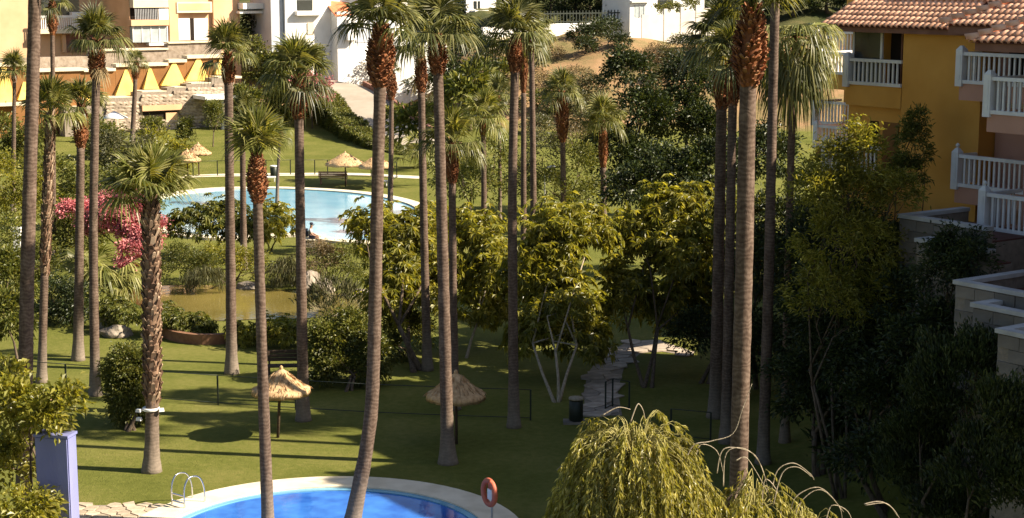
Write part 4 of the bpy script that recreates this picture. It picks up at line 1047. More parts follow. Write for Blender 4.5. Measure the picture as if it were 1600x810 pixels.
plant('scrub_bush', 'lime bush between the palm trio and the small rust-spindled palm', 'shrub', hb(845, 105),
      [pb(850, 240, 60, 80, 105), pb(815, 290, 60, 80, 104)], 'leaf_grey', 3000, 0.2, 0.08, 'bush', 0.5, tr=0.06, stems=2)
plant('scrub_bush', 'leafy lime bush behind the mid-height pale-fanned palm', 'shrub', hb(740, 96),
      [pb(735, 290, 110, 80, 96), pb(775, 250, 60, 80, 98), pb(700, 260, 70, 90, 99)], 'leaf_mid', 4500, 0.22, 0.1, 'bush', 0.5, tr=0.07, stems=2)
plant('broad_leaf_tree', 'banana-like tree with broad pale leaves between the two central palms', 'tree', hb(725, 118),
      [pb(725, 165, 80, 80, 118), pb(740, 125, 60, 50, 119), pb(640, 200, 60, 60, 120)], 'leaf_mid', 1300, 0.75, 0.28, 'bush', 0.6, tr=0.1)
plant('dark_tree', 'dense dark tree standing below the small far white house', 'tree', hb(735, 150),
      [pb(735, 90, 80, 90, 150), pb(720, 130, 90, 60, 148)], 'leaf_dark', 4000, 0.35, 0.17, 'bush', 0.8, tr=0.16)
# poolside shrubs and pond planting
plant('pool_shrub', 'rounded drooping-leaf shrub at the far pool beside the thin palm', 'shrub', gb(330, 398), [pb(300, 350, 80, 50, 86), pb(345, 345, 90, 64, 87), pb(372, 365, 60, 50, 86)], 'leaf_mid', 4200, 0.3, 0.11, 'rosette', 0.4, tr=0.06, stems=3)
plant('pool_shrub', 'drooping-leaf shrub beside the seated person', 'shrub', gb(425, 392), [pb(428, 345, 80, 56, 88), pb(410, 362, 70, 50, 87)], 'leaf_lime', 2600, 0.3, 0.11, 'rosette', 0.4, tr=0.05, stems=2)
plant('pond_shrub', 'dense olive shrub on the far pond bank beside the bougainvillea', 'shrub', gb(285, 448), [pb(285, 412, 80, 60, 79), pb(320, 420, 60, 50, 78)], 'leaf_mid', 4200, 0.13, 0.06, 'bush', 0.3, tr=0.05, stems=2)
plant('pond_shrub', 'bright lime low shrub on the far pond bank', 'shrub', gb(362, 440), [pb(350, 405, 90, 44, 80), pb(395, 410, 50, 50, 80)], 'leaf_lime', 3400, 0.12, 0.06, 'bush', 0.3, tr=0.05, stems=2)
plant('pond_shrub', 'grey-green drooping grass shrub hanging over the pond water', 'shrub', gb(322, 452), [pb(322, 432, 60, 36, 77), pb(452, 425, 60, 50, 78)], 'leaf_grey', 2600, 0.3, 0.03, 'hang', 0.3, tr=0.04)
plant('pond_shrub', 'brownish dry shrub above the pond boulders near the seated person', 'shrub', gb(505, 448), [pb(505, 408, 70, 60, 80), pb(480, 430, 50, 44, 79)], 'leaf_dry', 3800, 0.13, 0.05, 'bush', 0.28, tr=0.05, stems=3)
plant('pond_shrub', 'olive shrub on the far pond bank under the overhanging umbrella tree', 'shrub', gb(552, 446), [pb(550, 405, 80, 50, 80), pb(545, 432, 70, 36, 79), pb(420, 432, 60, 30, 79)], 'leaf_mid', 3800, 0.13, 0.06, 'bush', 0.3, tr=0.05, stems=2)
plant('reed_clump', 'thin pale reeds standing in the pond between two palm trunks', 'plant', gb(530, 496), [pb(525, 470, 90, 60, 71), pb(490, 480, 40, 36, 71)], 'leaf_grey', 900, 0.5, 0.02, 'up', 0.35, tr=0.015, bark='bark_pale', stems=3)
for i, (x, y, w, h_, lf, lb) in enumerate([(182, 490, 80, 46, 'leaf_mid', 'spreading green plant beside the lawn boulder'), (255, 498, 70, 46, 'leaf_mid', 'green pond-edge plant behind the shaggy short palm'),
      (305, 508, 60, 30, 'leaf_mid', 'low plant topping the brown pond edging'), (432, 518, 90, 40, 'leaf_lime', 'lime pond-edge plant between two palm trunks'), (375, 520, 50, 26, 'leaf_lime', 'tiny lime plant at the pale flared palm foot')]):
    D_ = D_of(y + h_ / 2 + 4)
    plant('pond_plant', lb, 'plant', hb(x, D_), [pb(x, y, w, h_, D_), pb(x + 12, y + 6, w * 0.7, h_ * 0.8, D_ - 0.4)], lf, 2200, 0.2, 0.07, 'rosette', 0.25, tr=0.03, stems=2)
plant('hedge_bush', 'big upright leafy hedge bush behind the bent-footed palm', 'hedge', gb(545, 612),
      [pb(510, 545, 70, 100, 59.5), pb(555, 535, 80, 100, 60), pb(585, 560, 46, 100, 59), pb(535, 580, 110, 60, 59)], 'leaf_mid', 16000, 0.16, 0.075, 'bush', 0.3, tr=0.06, stems=4)
plant('hedge_bush', 'dark low bush in the shade behind the darkest palm trunk', 'hedge', gb(640, 560), [pb(635, 520, 90, 70, 64), pb(600, 545, 60, 60, 63)], 'leaf_mid', 4000, 0.16, 0.07, 'bush', 0.34, tr=0.06, stems=2)
plant('topiary_bush', 'clipped barrel-shaped bush on the lawn beside the shaggy short palm', 'bush', gb(203, 673),
      [pb(203, 580, 84, 86, 53.6), pb(203, 615, 76, 80, 53.4), pb(205, 645, 58, 50, 53.3)], 'leaf_mid', 17000, 0.11, 0.065, 'bush', 0.2, tr=0.07, stems=3)
plant('broad_leaf_shrub', 'sunlit broad-leaved shrub overhanging the lavender pillar', 'shrub', hb(25, 42.5),
      [pb(15, 640, 90, 110, 42), pb(70, 655, 70, 70, 41.3), pb(100, 625, 50, 50, 41.5), pb(10, 730, 80, 90, 42), pb(40, 795, 100, 60, 40.5), pb(20, 590, 60, 50, 43)], 'leaf_lime', 5200, 0.20, 0.10, 'bush', 0.3, tr=0.06, stems=3)
plant('glossy_shrub', 'dark glossy shrub at the lawn edge beyond the lavender pillar', 'shrub', hb(15, 60),
      [pb(15, 500, 70, 110, 62), pb(10, 440, 80, 90, 66)], 'leaf_mid', 4200, 0.22, 0.09, 'bush', 0.36, tr=0.06, stems=2)
plant('bougainvillea', 'pink flowering bougainvillea mound beside the far pool', 'shrub', gb(190, 420),
      [pb(195, 335, 90, 64, 84), pb(165, 350, 80, 60, 84), pb(225, 365, 60, 56, 83), pb(215, 400, 50, 50, 82), pb(118, 330, 60, 30, 86)], 'leaf_mid', 3800, 0.13, 0.07, 'bush', 0.32, tr=0.06, stems=3, extra=('flower_pink', 17000, 'flowers', 0.14, 0.12))
plant('bougainvillea', 'small pink bougainvillea at the top of the road hedge', 'shrub', hb(490, 156), [pb(492, 140, 46, 36, 155), pb(475, 128, 30, 24, 156)], 'leaf_dark', 1500, 0.25, 0.12, 'bush', 0.5, tr=0.06, extra=('flower_pink', 1500, 'flowers', 0.22, 0.18))
left_mass = [('dense green shrub bank behind the thick smooth palm trunk', 40, 400, 110, 110, 76, 'leaf_mid'), ('tall olive shrub beside the white gate pillar', 25, 290, 100, 100, 92, 'leaf_lime'),
             ('leafy shrub row under the rubble wall and the slim palms', 105, 285, 100, 90, 98, 'leaf_mid'), ('pale bushy shrub below the white parasol', 190, 240, 90, 80, 118, 'leaf_grey'),
             ('dark green bush at the foot of the small wall palm', 160, 215, 60, 50, 135, 'leaf_mid'), ('rounded bush between the clipped hedges and the far lawn', 262, 238, 60, 60, 126, 'leaf_lime'),
             ('dense bush under the orange arch', 20, 215, 90, 70, 130, 'leaf_mid'), ('dark bush beneath the fan palm thicket', 100, 470, 90, 90, 70, 'leaf_dark'), ('mixed bush tucked behind the bougainvillea', 120, 360, 90, 70, 88, 'leaf_mid'),
             ('light green bush rising behind the far-pool shrubs', 215, 290, 80, 60, 104, 'leaf_mid')]
for lb, x, y, w, h_, D_, lf in left_mass:
    plant('garden_shrub', lb, 'shrub', hb(x, D_), [pb(x - w * .2, y, w * .7, h_, D_), pb(x + w * .25, y + h_ * .1, w * .6, h_ * .8, D_ - 0.6), pb(x, y + h_ * .4, w * .9, h_ * .6, D_ - 0.3)], lf, 3600, 0.0024 * D_, 0.0011 * D_, 'bush', 0.006 * D_, tr=0.07, stems=2)
# fan palm thicket with no trunk
def thicket(label, base, n, fs, leaf, seed):
    rg = random.Random(seed); r_ = thing('palm_thicket', label, 'palm', base)
    for i in range(n):
        e = rg.choice([1, 2, 2, 3, 3, 4, 4])
        obj('frond', rg.choice(FRONDS[leaf][e]), r_, (rg.uniform(-.5, .5), rg.uniform(-.4, .4), rg.uniform(0.0, 1.6)), rg.uniform(0, 6.28), fs * rg.uniform(0.8, 1.3))
    return r_
thicket('trunkless fan palm thicket in front of the pink bougainvillea', gb(160, 480), 34, 1.35, 'frond_pale', 5)
thicket('trunkless fan palm with arching leaves on the bank below the road', hb(650, 128), 16, 1.3, 'frond_pale', 9)
for lb, x, y, w, h_, D_ in (('dark shrub filling the gap between the palm crown and the road hedge', 440, 165, 60, 60, 158), ('dark green tree standing left bare behind the full-crowned palm', 415, 105, 60, 80, 164), ('glossy dark shrub on the lawn beside the lean canopy post', 385, 165, 40, 70, 156), ('bushy tree below the white stepped house', 470, 95, 60, 60, 166)):
    plant('slope_shrub', lb.replace(' left bare', ''), 'shrub', hb(x, D_), [pb(x - w * .2, y, w * .7, h_, D_), pb(x + w * .25, y + h_ * .1, w * .6, h_ * .8, D_ - 0.6)], 'leaf_mid', 3600, 0.34, 0.17, 'bush', 0.6, tr=0.1)
# clipped hedges and the road hedge
for lb, x, y, w, h_ in (('clipped square hedge under the dark wall recess', 238, 202, 34, 34), ('tall clipped hedge beside the square hedge', 290, 206, 18, 42), ('ivy-like clipped hedge at the white canopy post', 335, 180, 24, 44)):
    D_ = 143
    plant('clipped_hedge', lb, 'hedge', hb(x, D_), [pb(x - w * .22, y, w * .6, h_, D_, 1.2), pb(x + w * .22, y, w * .6, h_, D_, 1.2)], 'leaf_mid', 2600, 0.18, 0.1, 'bush', 0.35, tr=0.06)
def road_hedge():
    path = catmull([RP(488, 138), RP(503, 150), RP(527, 178), RP(560, 210), RP(602, 236), RP(650, 254)], 8, False)
    base = Vector((path[20].x, path[20].y, hz(path[20].x, path[20].y)))
    root = thing('road_hedge', 'long thick clipped hedge following the concrete road down the slope', 'hedge', base)
    rn = np.random.default_rng(8); n = 26000
    pts = np.array([tuple(q) for q in path]); seg = rn.integers(0, len(pts) - 1, n); f = rn.uniform(0, 1, (n, 1))
    c = pts[seg] * (1 - f) + pts[seg + 1] * f
    tg = unit((pts[seg + 1] - pts[seg]) * np.array([1, 1, 0])); nr = np.stack([-tg[:, 1], tg[:, 0], np.zeros(n)], 1)
    top = c[:, 2] + 0.55; bot = hgt(c[:, 0], c[:, 1]) + 0.05
    s = rn.uniform(0, 1, n); W = 1.0; u = rn.uniform(-1, 1, n); v = rn.uniform(0, 1, n)
    side = np.where(s < 0.36, -1.0, np.where(s < 0.62, 1.0, u)); isT = s >= 0.62
    lump = 0.12 * np.sin(c[:, 0] * 2.1) + 0.1 * np.sin(c[:, 1] * 3.3 + v * 4)
    P = c + nr * (side * (W + lump + rn.normal(0, .06, n)))[:, None]
    P[:, 2] = np.where(isT, top + lump, bot + (top - bot) * v)
    D = nr * np.where(isT, 0.0, side)[:, None] + rn.normal(0, .5, (n, 3)) + np.array([0, 0, 1.0]) * np.where(isT, 0.8, 0.15)[:, None]
    cr = obj('foliage', leaf_mesh('foliage', P - np.array(tuple(base)), D, 0.24, 0.14, MAT['leaf_mid'], rn), root); cr['kind'] = 'stuff'
    mb = MB(); V = []; F = []; m = len(path)
    for i, q in enumerate(path):
        t_ = (path[min(i + 1, m - 1)] - path[max(i - 1, 0)]); t_.z = 0; t_.normalize(); k = Vector((-t_.y, t_.x, 0)) * 0.85
        zb = hz(q.x, q.y) - 0.1
        for sg, z in ((-1, zb), (-1, q.z + .4), (1, q.z + .4), (1, zb)): e = q + k * sg - base; V.append((e.x, e.y, z - base.z))
    for i in range(m - 1):
        for k in range(4): F.append((i * 4 + k, i * 4 + (k + 1) % 4, i * 4 + 4 + (k + 1) % 4, i * 4 + 4 + k))
    F += [(3, 2, 1, 0), tuple(m * 4 - 4 + j for j in range(4))]
    mb.add(V, F).build('branches', MAT['bark'], root)
road_hedge()
# hillside scrub, copies of three bushes
SL_ = ['low grey-green scrub bush on the bare ochre bank', 'dark green scrub bush on the bare ochre bank', 'dry brown scrub bush on the bare ochre bank', 'fresh green scrub bush on the bare ochre bank']
SR_ = ['grey-green bush on the slope around the concrete road', 'dark bush on the slope above the road hedge', 'dry brown bush on the slope behind the concrete road', 'fresh green bush on the slope around the concrete road']
def scrub(kind, leaf, n, L, W):
    b = Vector((0, 0, 0))
    return plant('scrub_bush', SL_[kind], 'shrub', b, [(Vector((0, 0, 0.55)), 0.9, 0.8, 0.6), (Vector((0.5, 0.2, 0.8)), 0.6, 0.6, 0.5), (Vector((-0.5, -0.1, 0.6)), 0.5, 0.5, 0.45)], leaf, n, L, W, 'bush', 0.3, tr=0.05, stems=2, group='scrub on the ochre bank')
SC = [scrub(0, 'leaf_grey', 900, 0.2, 0.09), scrub(1, 'leaf_dark', 1000, 0.2, 0.1), scrub(2, 'leaf_dry', 800, 0.18, 0.06), scrub(3, 'leaf_mid', 1000, 0.2, 0.1)]
spots = [(925, 65, 1, 1.9), (945, 58, 1, 1.6), (915, 85, 1, 1.5), (985, 55, 0, 1.4), (965, 75, 1, 1.2), (1075, 52, 0, 1.5), (1090, 60, 0, 1.3), (1065, 75, 0, 1.3), (1030, 90, 2, 1.1), (1050, 100, 0, 1.5), (1010, 105, 2, 1.4), (1040, 130, 0, 1.6),
         (845, 85, 0, 1.4), (830, 110, 0, 1.6), (850, 140, 2, 1.3), (870, 95, 2, 1.0), (905, 130, 2, 1.3), (930, 150, 0, 1.6), (900, 180, 0, 1.8), (860, 180, 3, 1.7), (840, 210, 0, 1.6), (920, 200, 0, 1.7), (895, 230, 2, 1.5), (1100, 85, 0, 1.3), (1110, 120, 0, 1.5), (1020, 55, 2, 0.8),
         (545, 92, 3, 2.3), (570, 98, 3, 2.2), (525, 100, 0, 2.0), (600, 118, 2, 2.0), (622, 120, 2, 2.0), (650, 140, 3, 1.8), (645, 150, 3, 2.0), (610, 100, 2, 1.8), (665, 120, 0, 1.8), (690, 150, 3, 1.9), (640, 100, 0, 1.7), (680, 190, 0, 1.8), (770, 95, 0, 1.8), (790, 130, 3, 2.0), (760, 150, 3, 1.9), (790, 180, 0, 1.8), (740, 190, 3, 1.6), (455, 120, 1, 2.0), (430, 130, 1, 2.2), (470, 110, 0, 1.6), (450, 150, 1, 2.0)]
rg = random.Random(2)
for i, (x, y, kd, s) in enumerate(spots):
    q = T(x, y); q.z -= 0.1
    first = SC[kd].location.length < 0.01
    r_ = SC[kd] if first else clone(SC[kd], q)
    r_.location = q; r_.rotation_euler = (0, 0, rg.uniform(0, 6.28)); r_.scale = (s * rg.uniform(.9, 1.2), s, s * rg.uniform(.8, 1.1))
    if y > 85 and x < 800: r_['label'] = SR_[kd]; r_['group'] = 'bushes on the slope by the road'
# dark trees above the boundary wall and behind the white houses
cp = plant('conifer_tree', 'dark tall conifer behind the iron fence of the boundary wall', 'tree', hb(860, 190), [(hb(860, 190) + Vector((0, 0, 2.2)), 1.6, 1.6, 1.9), (hb(860, 190) + Vector((0.2, 0, 4.8)), 1.2, 1.2, 2.0), (hb(860, 190) + Vector((-.1, 0, 7.5)), 0.7, 0.7, 1.9)], 'leaf_dark', 2600, 0.4, 0.13, 'bush', 0.6, tr=0.16, group='conifers behind the iron fence')
for i, x in enumerate((690, 712, 800, 818, 838, 880, 899, 921, 943, 962, 978)):
    D_ = 188 + (i * 5) % 9
    clone(cp, hb(x, D_), i * 1.7, 0.85 + 0.1 * (i % 4))
for i, (x, D_) in enumerate(((1125, 200), (1150, 206), (1178, 198), (1205, 205), (1232, 199), (1258, 207), (1284, 200), (1308, 206), (1335, 199), (1362, 205))):
    c_ = clone(cp, hb(x, D_), i * 2.1, (1.5, 1.5, 0.8 + 0.12 * (i % 3)), 'dark conifer on the hill behind the barrel tile roofs'); c_['group'] = 'conifers on the hill behind the roofs'
plant('broad_tree', 'dark round tree beside the white pergola canopy', 'tree', hb(418, 178), [pb(420, 10, 50, 60, 178), pb(400, 40, 50, 60, 177), pb(432, 45, 36, 50, 177)], 'leaf_dark', 3600, 0.4, 0.18, 'bush', 0.7, tr=0.2)
plant('villa_shrub', 'green shrub row topping the panelled white fence', 'shrub', hb(1060, 187), [pb(1052, 12, 24, 16, 186.5), pb(1078, 8, 26, 18, 187.5), pb(1028, 14, 12, 18, 186)], 'leaf_mid', 1500, 0.25, 0.12, 'bush', 0.4, tr=0.05, stems=3)

# ------------------------------------------------------------------ willow in front
def willow():
    base = Vector((2.3, 25.0, 0.0))
    root = thing('willow_tree', 'weeping willow with hanging yellow-green strands and bare arching twigs', 'tree', base)
    rg = random.Random(77); rng = np.random.default_rng(77)
    tw = MB(); P = []; Dd = []
    def rel(px, py, D): return A(px, py, D) - base
    tw2 = MB().tube([(0, 0, -0.1), (0.05, 0, 2.0), (-0.1, 0.05, 4.2), (-0.35, 0, 6.3), rel(990, 690, 25)], [0.2, 0.16, 0.13, 0.10, 0.04], 10)
    tw2.tube([(-0.1, 0.05, 4.2), (0.6, 0, 5.8), rel(1170, 745, 25)], [0.12, 0.09, 0.04], 8)
    tw2.build('trunk', MAT['bark'], root)
    domes = [(rel(992, 650, 25), 1.45, 230, 2.6), (rel(1075, 735, 24.7), 0.8, 90, 1.8), (rel(1180, 740, 25), 0.75, 70, 1.6), (rel(1260, 790, 25.2), 0.8, 80, 1.5), (rel(930, 740, 24.6), 0.75, 80, 1.6)]
    for c, R, n, hang in domes:
        core = c + Vector((0, 0, -0.55))
        for i in range(n):
            a = rg.uniform(0, 6.28); r = R * math.sqrt(rg.uniform(0.02, 1)) * 0.8
            dv = Vector((math.cos(a), math.sin(a), 0))
            pk = c + dv * r * 0.75 + Vector((0, 0, -0.45 * (r / R) ** 1.6 + rg.uniform(-.42, .05) + 0.12 * math.sin(a * 3 + c.x)))
            ln = hang * rg.uniform(0.45, 1.0) * (0.65 + 0.5 * r / R)
            drift = rg.uniform(0.05, 0.62)
            pts = [core + dv * r * 0.2, core.lerp(pk, 0.7) + Vector((0, 0, 0.08)), pk, pk + dv * 0.14 + Vector((0, 0, -0.10))]
            for q in range(1, 7):
                t = q / 6
                pts.append(pk + dv * (0.14 + drift * t ** 0.7) + Vector((rg.uniform(-.03, .03), rg.uniform(-.03, .03), -0.10 - ln * t)))
            tw.tube(pts, [0.009, 0.007, 0.005, 0.004] + [0.003] * 6, 3, False)
            m = int(ln / 0.022)
            for j in range(m):
                f = 2.2 + (len(pts) - 3.21) * (j + rg.random()) / m
                k_ = int(f); p_ = pts[k_].lerp(pts[min(k_ + 1, len(pts) - 1)], f - k_)
                P.append(p_); Dd.append((dv.x * .4 + rg.gauss(0, .38), dv.y * .4 + rg.gauss(0, .38), -0.85 + rg.gauss(0, .25)))
    P = np.array([tuple(p_) for p_ in P]); Dd = np.array(Dd)
    lv = obj('hanging_leaves', leaf_mesh('hanging_leaves', P, Dd, 0.12, 0.032, MAT['leaf_willow'], rng, 0.1), root); lv['kind'] = 'stuff'
    tw.build('strands', MAT['willow_twig'], root)['kind'] = 'stuff'
    arcs = [((1060, 760), (1080, 700), (1110, 690), (1145, 678), (1160, 640), (1175, 600)), ((1120, 740), (1128, 705), (1150, 700), (1180, 712), (1195, 745)), ((1130, 760), (1135, 708), (1165, 702), (1190, 730), (1205, 790)),
            ((1085, 720), (1095, 695), (1120, 705), (1130, 740)), ((1205, 770), (1215, 735), (1240, 724), (1265, 740), (1272, 750)), ((1208, 790), (1222, 740), (1245, 730), (1268, 745)), ((1235, 800), (1245, 775), (1280, 762), (1310, 790), (1316, 812)),
            ((1240, 812), (1255, 780), (1285, 766), (1318, 800)), ((1350, 788), (1375, 784), (1395, 795), (1408, 815)), ((1352, 790), (1385, 787), (1402, 806)), ((1000, 715), (1020, 720), (1040, 745), (1050, 770)), ((920, 760), (950, 765), (965, 790), (975, 815)),
            ((985, 660), (996, 632), (1004, 640), (1008, 655)), ((940, 650), (965, 637), (985, 640)), ((870, 735), (885, 722), (905, 716)), ((1150, 720), (1165, 715), (1180, 735), (1200, 770)), ((1190, 800), (1195, 750), (1215, 770), (1222, 815)), ((1290, 815), (1300, 790), (1325, 800), (1335, 830))]
    for i, ar in enumerate(arcs):
        b = MB(); pts = catmull([rel(x, y, 24.7 + 0.12 * (i % 5) + 0.05 * j) for j, (x, y) in enumerate(ar)], 5, False)
        b.tube(pts, [0.011 - 0.007 * j / len(pts) for j in range(len(pts))], 5).build('twig', MAT['bark_pale'], root)
    return root
willow()

# ------------------------------------------------------------------ garden furniture and small things
def parasol(label, base, r=0.95, rim=1.6, top=2.4, seed=0, lean=0.0):
    rg = random.Random(seed)
    t = thing('thatched_parasol', label, 'parasol', base)
    MB().tube([(0, 0, -0.05), (lean * .5, 0, 1.2), (lean, 0, top - 0.1)], [0.05, 0.047, 0.042], 8).build('pole', MAT['wood_dark'], t)
    n = 40; mb = MB(); V = []; F = []
    prof = [(0.04, top), (0.22, top - 0.12), (0.5, top - 0.36), (0.8, top - 0.58), (1.0, rim + 0.06), (1.05, rim - 0.12), (0.97, rim - 0.02), (0.6, top - 0.55), (0.05, top - 0.2)]
    for j, (q, z) in enumerate(prof):
        for i in range(n):
            a = 2 * math.pi * i / n
            k_ = 1 + rg.uniform(-.012, .012) * (1 + j * .3 if j < 6 else 0); dz = rg.uniform(-.02, .015) if 2 <= j <= 5 else 0
            V.append((lean + q * r * k_ * math.cos(a), q * r * k_ * math.sin(a), z + dz))
    for j in range(len(prof) - 1):
        for i in range(n): F.append((j * n + i, j * n + (i + 1) % n, (j + 1) * n + (i + 1) % n, (j + 1) * n + i))
    mb.add(V, F, True); mb.build('canopy', MAT['thatch'], t)
    # loose straws of the thatch
    rn = np.random.default_rng(seed); m = 330
    a = rn.uniform(0, 6.283, m); q = rn.uniform(0.15, 0.98, m)
    z = np.interp(q, [0.04, 0.22, 0.5, 0.8, 1.0], [top, top - 0.12, top - 0.36, top - 0.58, rim + 0.06]) + 0.015
    P = np.stack([lean + q * r * np.cos(a), q * r * np.sin(a), z], 1); Dd = np.stack([np.cos(a), np.sin(a), np.full(m, -0.78)], 1) + rn.normal(0, 0.10, (m, 3))
    s = obj('straws', leaf_mesh('straws', P, Dd, 0.22, 0.015, MAT['thatch'], rn, 0.12), t); s['kind'] = 'stuff'
    MB().lathe([(0.07, top - 0.05), (0.06, top + 0.05), (0.02, top + 0.1)], 8, (lean, 0, 0)).build('cap', MAT['thatch'], t)
    return t
parasol('sunlit thatched parasol on a leaning dark pole on the lawn', gb(434, 684), 0.9, 1.58, 2.28, 1, 0.16)
parasol('shaded thatched parasol beside the stout grey-footed palm', gb(713, 694), 0.9, 1.60, 2.32, 2, 0.0)
parasol('thatched parasol peeking out behind the thick smooth palm trunk', gb(52, 690), 0.62, 1.3, 1.85, 3)
parasol('far thatched parasol in sun beside the clipped hedges on the pool lawn', gb(294, 288), 0.95, 1.75, 2.5, 4)
parasol('far thatched parasol just behind another one on the pool lawn', gb(311, 276), 0.95, 1.75, 2.5, 5)
parasol('wide far thatched parasol in front of the road hedge', gb(540, 292), 1.35, 1.65, 2.45, 6)
parasol('far thatched parasol half hidden behind the bent-footed palm trunk', gb(588, 296), 1.2, 1.65, 2.4, 7)
# white parasol on the terrace
t = thing('white_parasol', 'small white cloth parasol in front of the rubble retaining wall', 'parasol', hb(183, 146))
MB().tube([(0, 0, 0), (0, 0, 2.5)], 0.04, 6).build('pole', MAT['white_plastic'], t)
MB().lathe([(1.2, 2.15), (1.22, 2.2), (0.6, 2.5), (0.05, 2.75), (0.02, 2.7)], 8).build('canopy', MAT['white_plastic'], t)
# fences
def fence(label, pts, h=1.05, r=0.028, rails=(1.0, 0.08), name='garden_fence', kind='metal_dark'):
    P = [gb(*q) if not isinstance(q, Vector) else q for q in pts]
    t = thing(name, label, 'fence', P[0])
    PM = MB().box((0, 0, h / 2 - 0.03), (r * 2, r * 2, h + 0.06)).mesh('post', MAT[kind])
    for q in P: obj('post', PM, t, q - P[0])
    for a_, b_ in zip(P[:-1], P[1:]):
        for rz_ in rails:
            MB().tube([a_ - P[0] + Vector((0, 0, rz_ * h)), b_ - P[0] + Vector((0, 0, rz_ * h))], r * 0.55, 5).build('rail', MAT[kind], t)
    return t
fence('thin dark metal fence crossing the sunlit lawn behind the parasols', [(-40, 603), (104, 614), (222, 624), (341, 633), (462, 641), (584, 648), (706, 653), (829, 657)])
fence('short dark fence run ending at the stone path', [(946, 641), (957, 636), (983, 641)], 1.0)
fence('dark fence post pair beside the willow in the shade', [(1048, 684), (1110, 690)], 0.95)
fence('dark fence around the far pool lawn', [(265, 279), (302, 277.5), (340, 276.5), (378, 276), (416, 275.5), (454, 275), (492, 275), (512, 275), (540, 276), (580, 277), (620, 279)], 1.2, 0.035)
o = strip('path', [T(250, 281), T(340, 277), T(450, 275.5), T(560, 276.5), T(660, 281)], [T(250, 277.5), T(340, 273.5), T(450, 271.5), T(560, 272.5), T(660, 277)], MAT['coping'], 0.03)
# benches
def bench(label, base, w, rz, mat, back=True):
    t = thing('bench', label, 'bench', base, rz)
    for i in range(4): MB().box((0, -0.2 + i * 0.13, 0.45), (w, 0.11, 0.04)).build('seat_slat', MAT[mat], t)
    if back:
        for i in range(3): MB().box((0, 0.29 + i * 0.03, 0.62 + i * 0.14), (w, 0.035, 0.12)).build('back_slat', MAT[mat], t)
    for s in (-1, 1):
        MB().box((s * (w / 2 - 0.15), 0, 0.21), (0.08, 0.42, 0.42)).build('leg', MAT[mat], t)
        if back: MB().box((s * (w / 2 - 0.15), 0.32, 0.66), (0.07, 0.05, 0.5)).build('back_post', MAT[mat], t)
    return t
bench('reddish wooden bench with slatted back by the far pool', gb(521, 288), 2.1, math.pi, 'wood')
bench('dark wooden bench behind the sunlit parasol', gb(446, 590), 1.5, 0.08, 'wood_dark')
# bin on a slab
t = thing('litter_bin', 'dark cylindrical litter bin on a pale slab under the umbrella tree', 'bin', gb(900, 661))
MB().box((0, 0, 0.04), (0.85, 0.5, 0.08)).build('slab', MAT['block'], t)
MB().lathe([(0.2, 0.08), (0.235, 0.12), (0.235, 0.76), (0.2, 0.78), (0.19, 0.2)], 16).build('body', MAT['metal_dark'], t)
MB().lathe([(0.24, 0.80), (0.255, 0.82), (0.25, 0.87), (0.02, 0.90)], 16).build('lid', MAT['bark_pale'], t)
t = thing('litter_bin', 'small dark bin with pale rim on the far pool lawn', 'bin', gb(428, 277))
MB().lathe([(0.22, 0.0), (0.26, 0.05), (0.28, 0.8), (0.22, 0.82)], 12).build('body', MAT['metal_dark'], t); MB().lathe([(0.29, 0.78), (0.3, 0.86), (0.25, 0.88)], 12).build('rim', MAT['white_plastic'], t)
# sun loungers by the far pool
def lounger(label, base, rz, gp='white sun loungers by the far pool'):
    t = thing('sun_lounger', label, 'sun lounger', base, rz, gp)
    MB().box((0.2, 0, 0.32), (1.35, 0.62, 0.07)).build('seat', MAT['white_plastic'], t)
    MB().add([(-0.45, -.31, .36), (-0.45, .31, .36), (-1.0, .31, .72), (-1.0, -.31, .72), (-0.45, -.31, .30), (-0.45, .31, .30), (-1.02, .31, .66), (-1.02, -.31, .66)], [(0, 1, 2, 3), (7, 6, 5, 4), (0, 3, 7, 4), (1, 0, 4, 5), (2, 1, 5, 6), (3, 2, 6, 7)]).build('backrest', MAT['white_plastic'], t)
    for sx in (-0.4, 0.8):
        for sy in (-.27, .27): MB().box((sx, sy, 0.145), (0.06, 0.06, 0.29)).build('leg', MAT['white_plastic'], t)
lounger('white sun lounger beside the small dark bin', gb(412, 284), 0.1); lounger('white sun lounger near the wide far parasol', gb(600, 290), 2.6)
# lifebuoy
t = thing('lifebuoy_post', 'orange lifebuoy hanging on a steel post beside the round pool', 'lifebuoy', gb(769, 822), math.radians(-58))
MB().tube([(0, 0, -0.05), (0, 0, 1.25)], 0.03, 8).build('post', MAT['grey_metal'], t)
rp = [Vector((0.30 * math.cos(a), -0.09, 0.95 + 0.33 * math.sin(a))) for a in np.linspace(0, 2 * math.pi, 33)]
rg_ = MB().tube(rp, 0.075, 10, False).build('ring', MAT['red_ring'], t)
MB().box((0.02, -0.07, 0.90), (0.22, 0.05, 0.28)).build('rope_bag', MAT['white_plastic'], t)
MB().box((0, -0.02, 1.0), (0.34, 0.03, 0.30)).build('back_board', MAT['red_ring'], t)
# pool ladder
t = thing('pool_ladder', 'chrome pool ladder with two curved handrails at the round pool', 'ladder', (-9.05, 44.75, 0.1), math.radians(-38))
for s in (-0.26, 0.26):
    MB().tube(catmull([(s, -0.35, -0.05), (s, -0.36, 0.5), (s, -0.22, 0.78), (s, 0.0, 0.82), (s, 0.22, 0.72), (s, 0.36, 0.4), (s, 0.38, -0.06)], 5, False), 0.024, 8).build('handrail', MAT['chrome'], t)
for z_ in (0.12, 0.32): MB().box((0, -0.36, z_), (0.5, 0.07, 0.025)).build('step', MAT['chrome'], t)
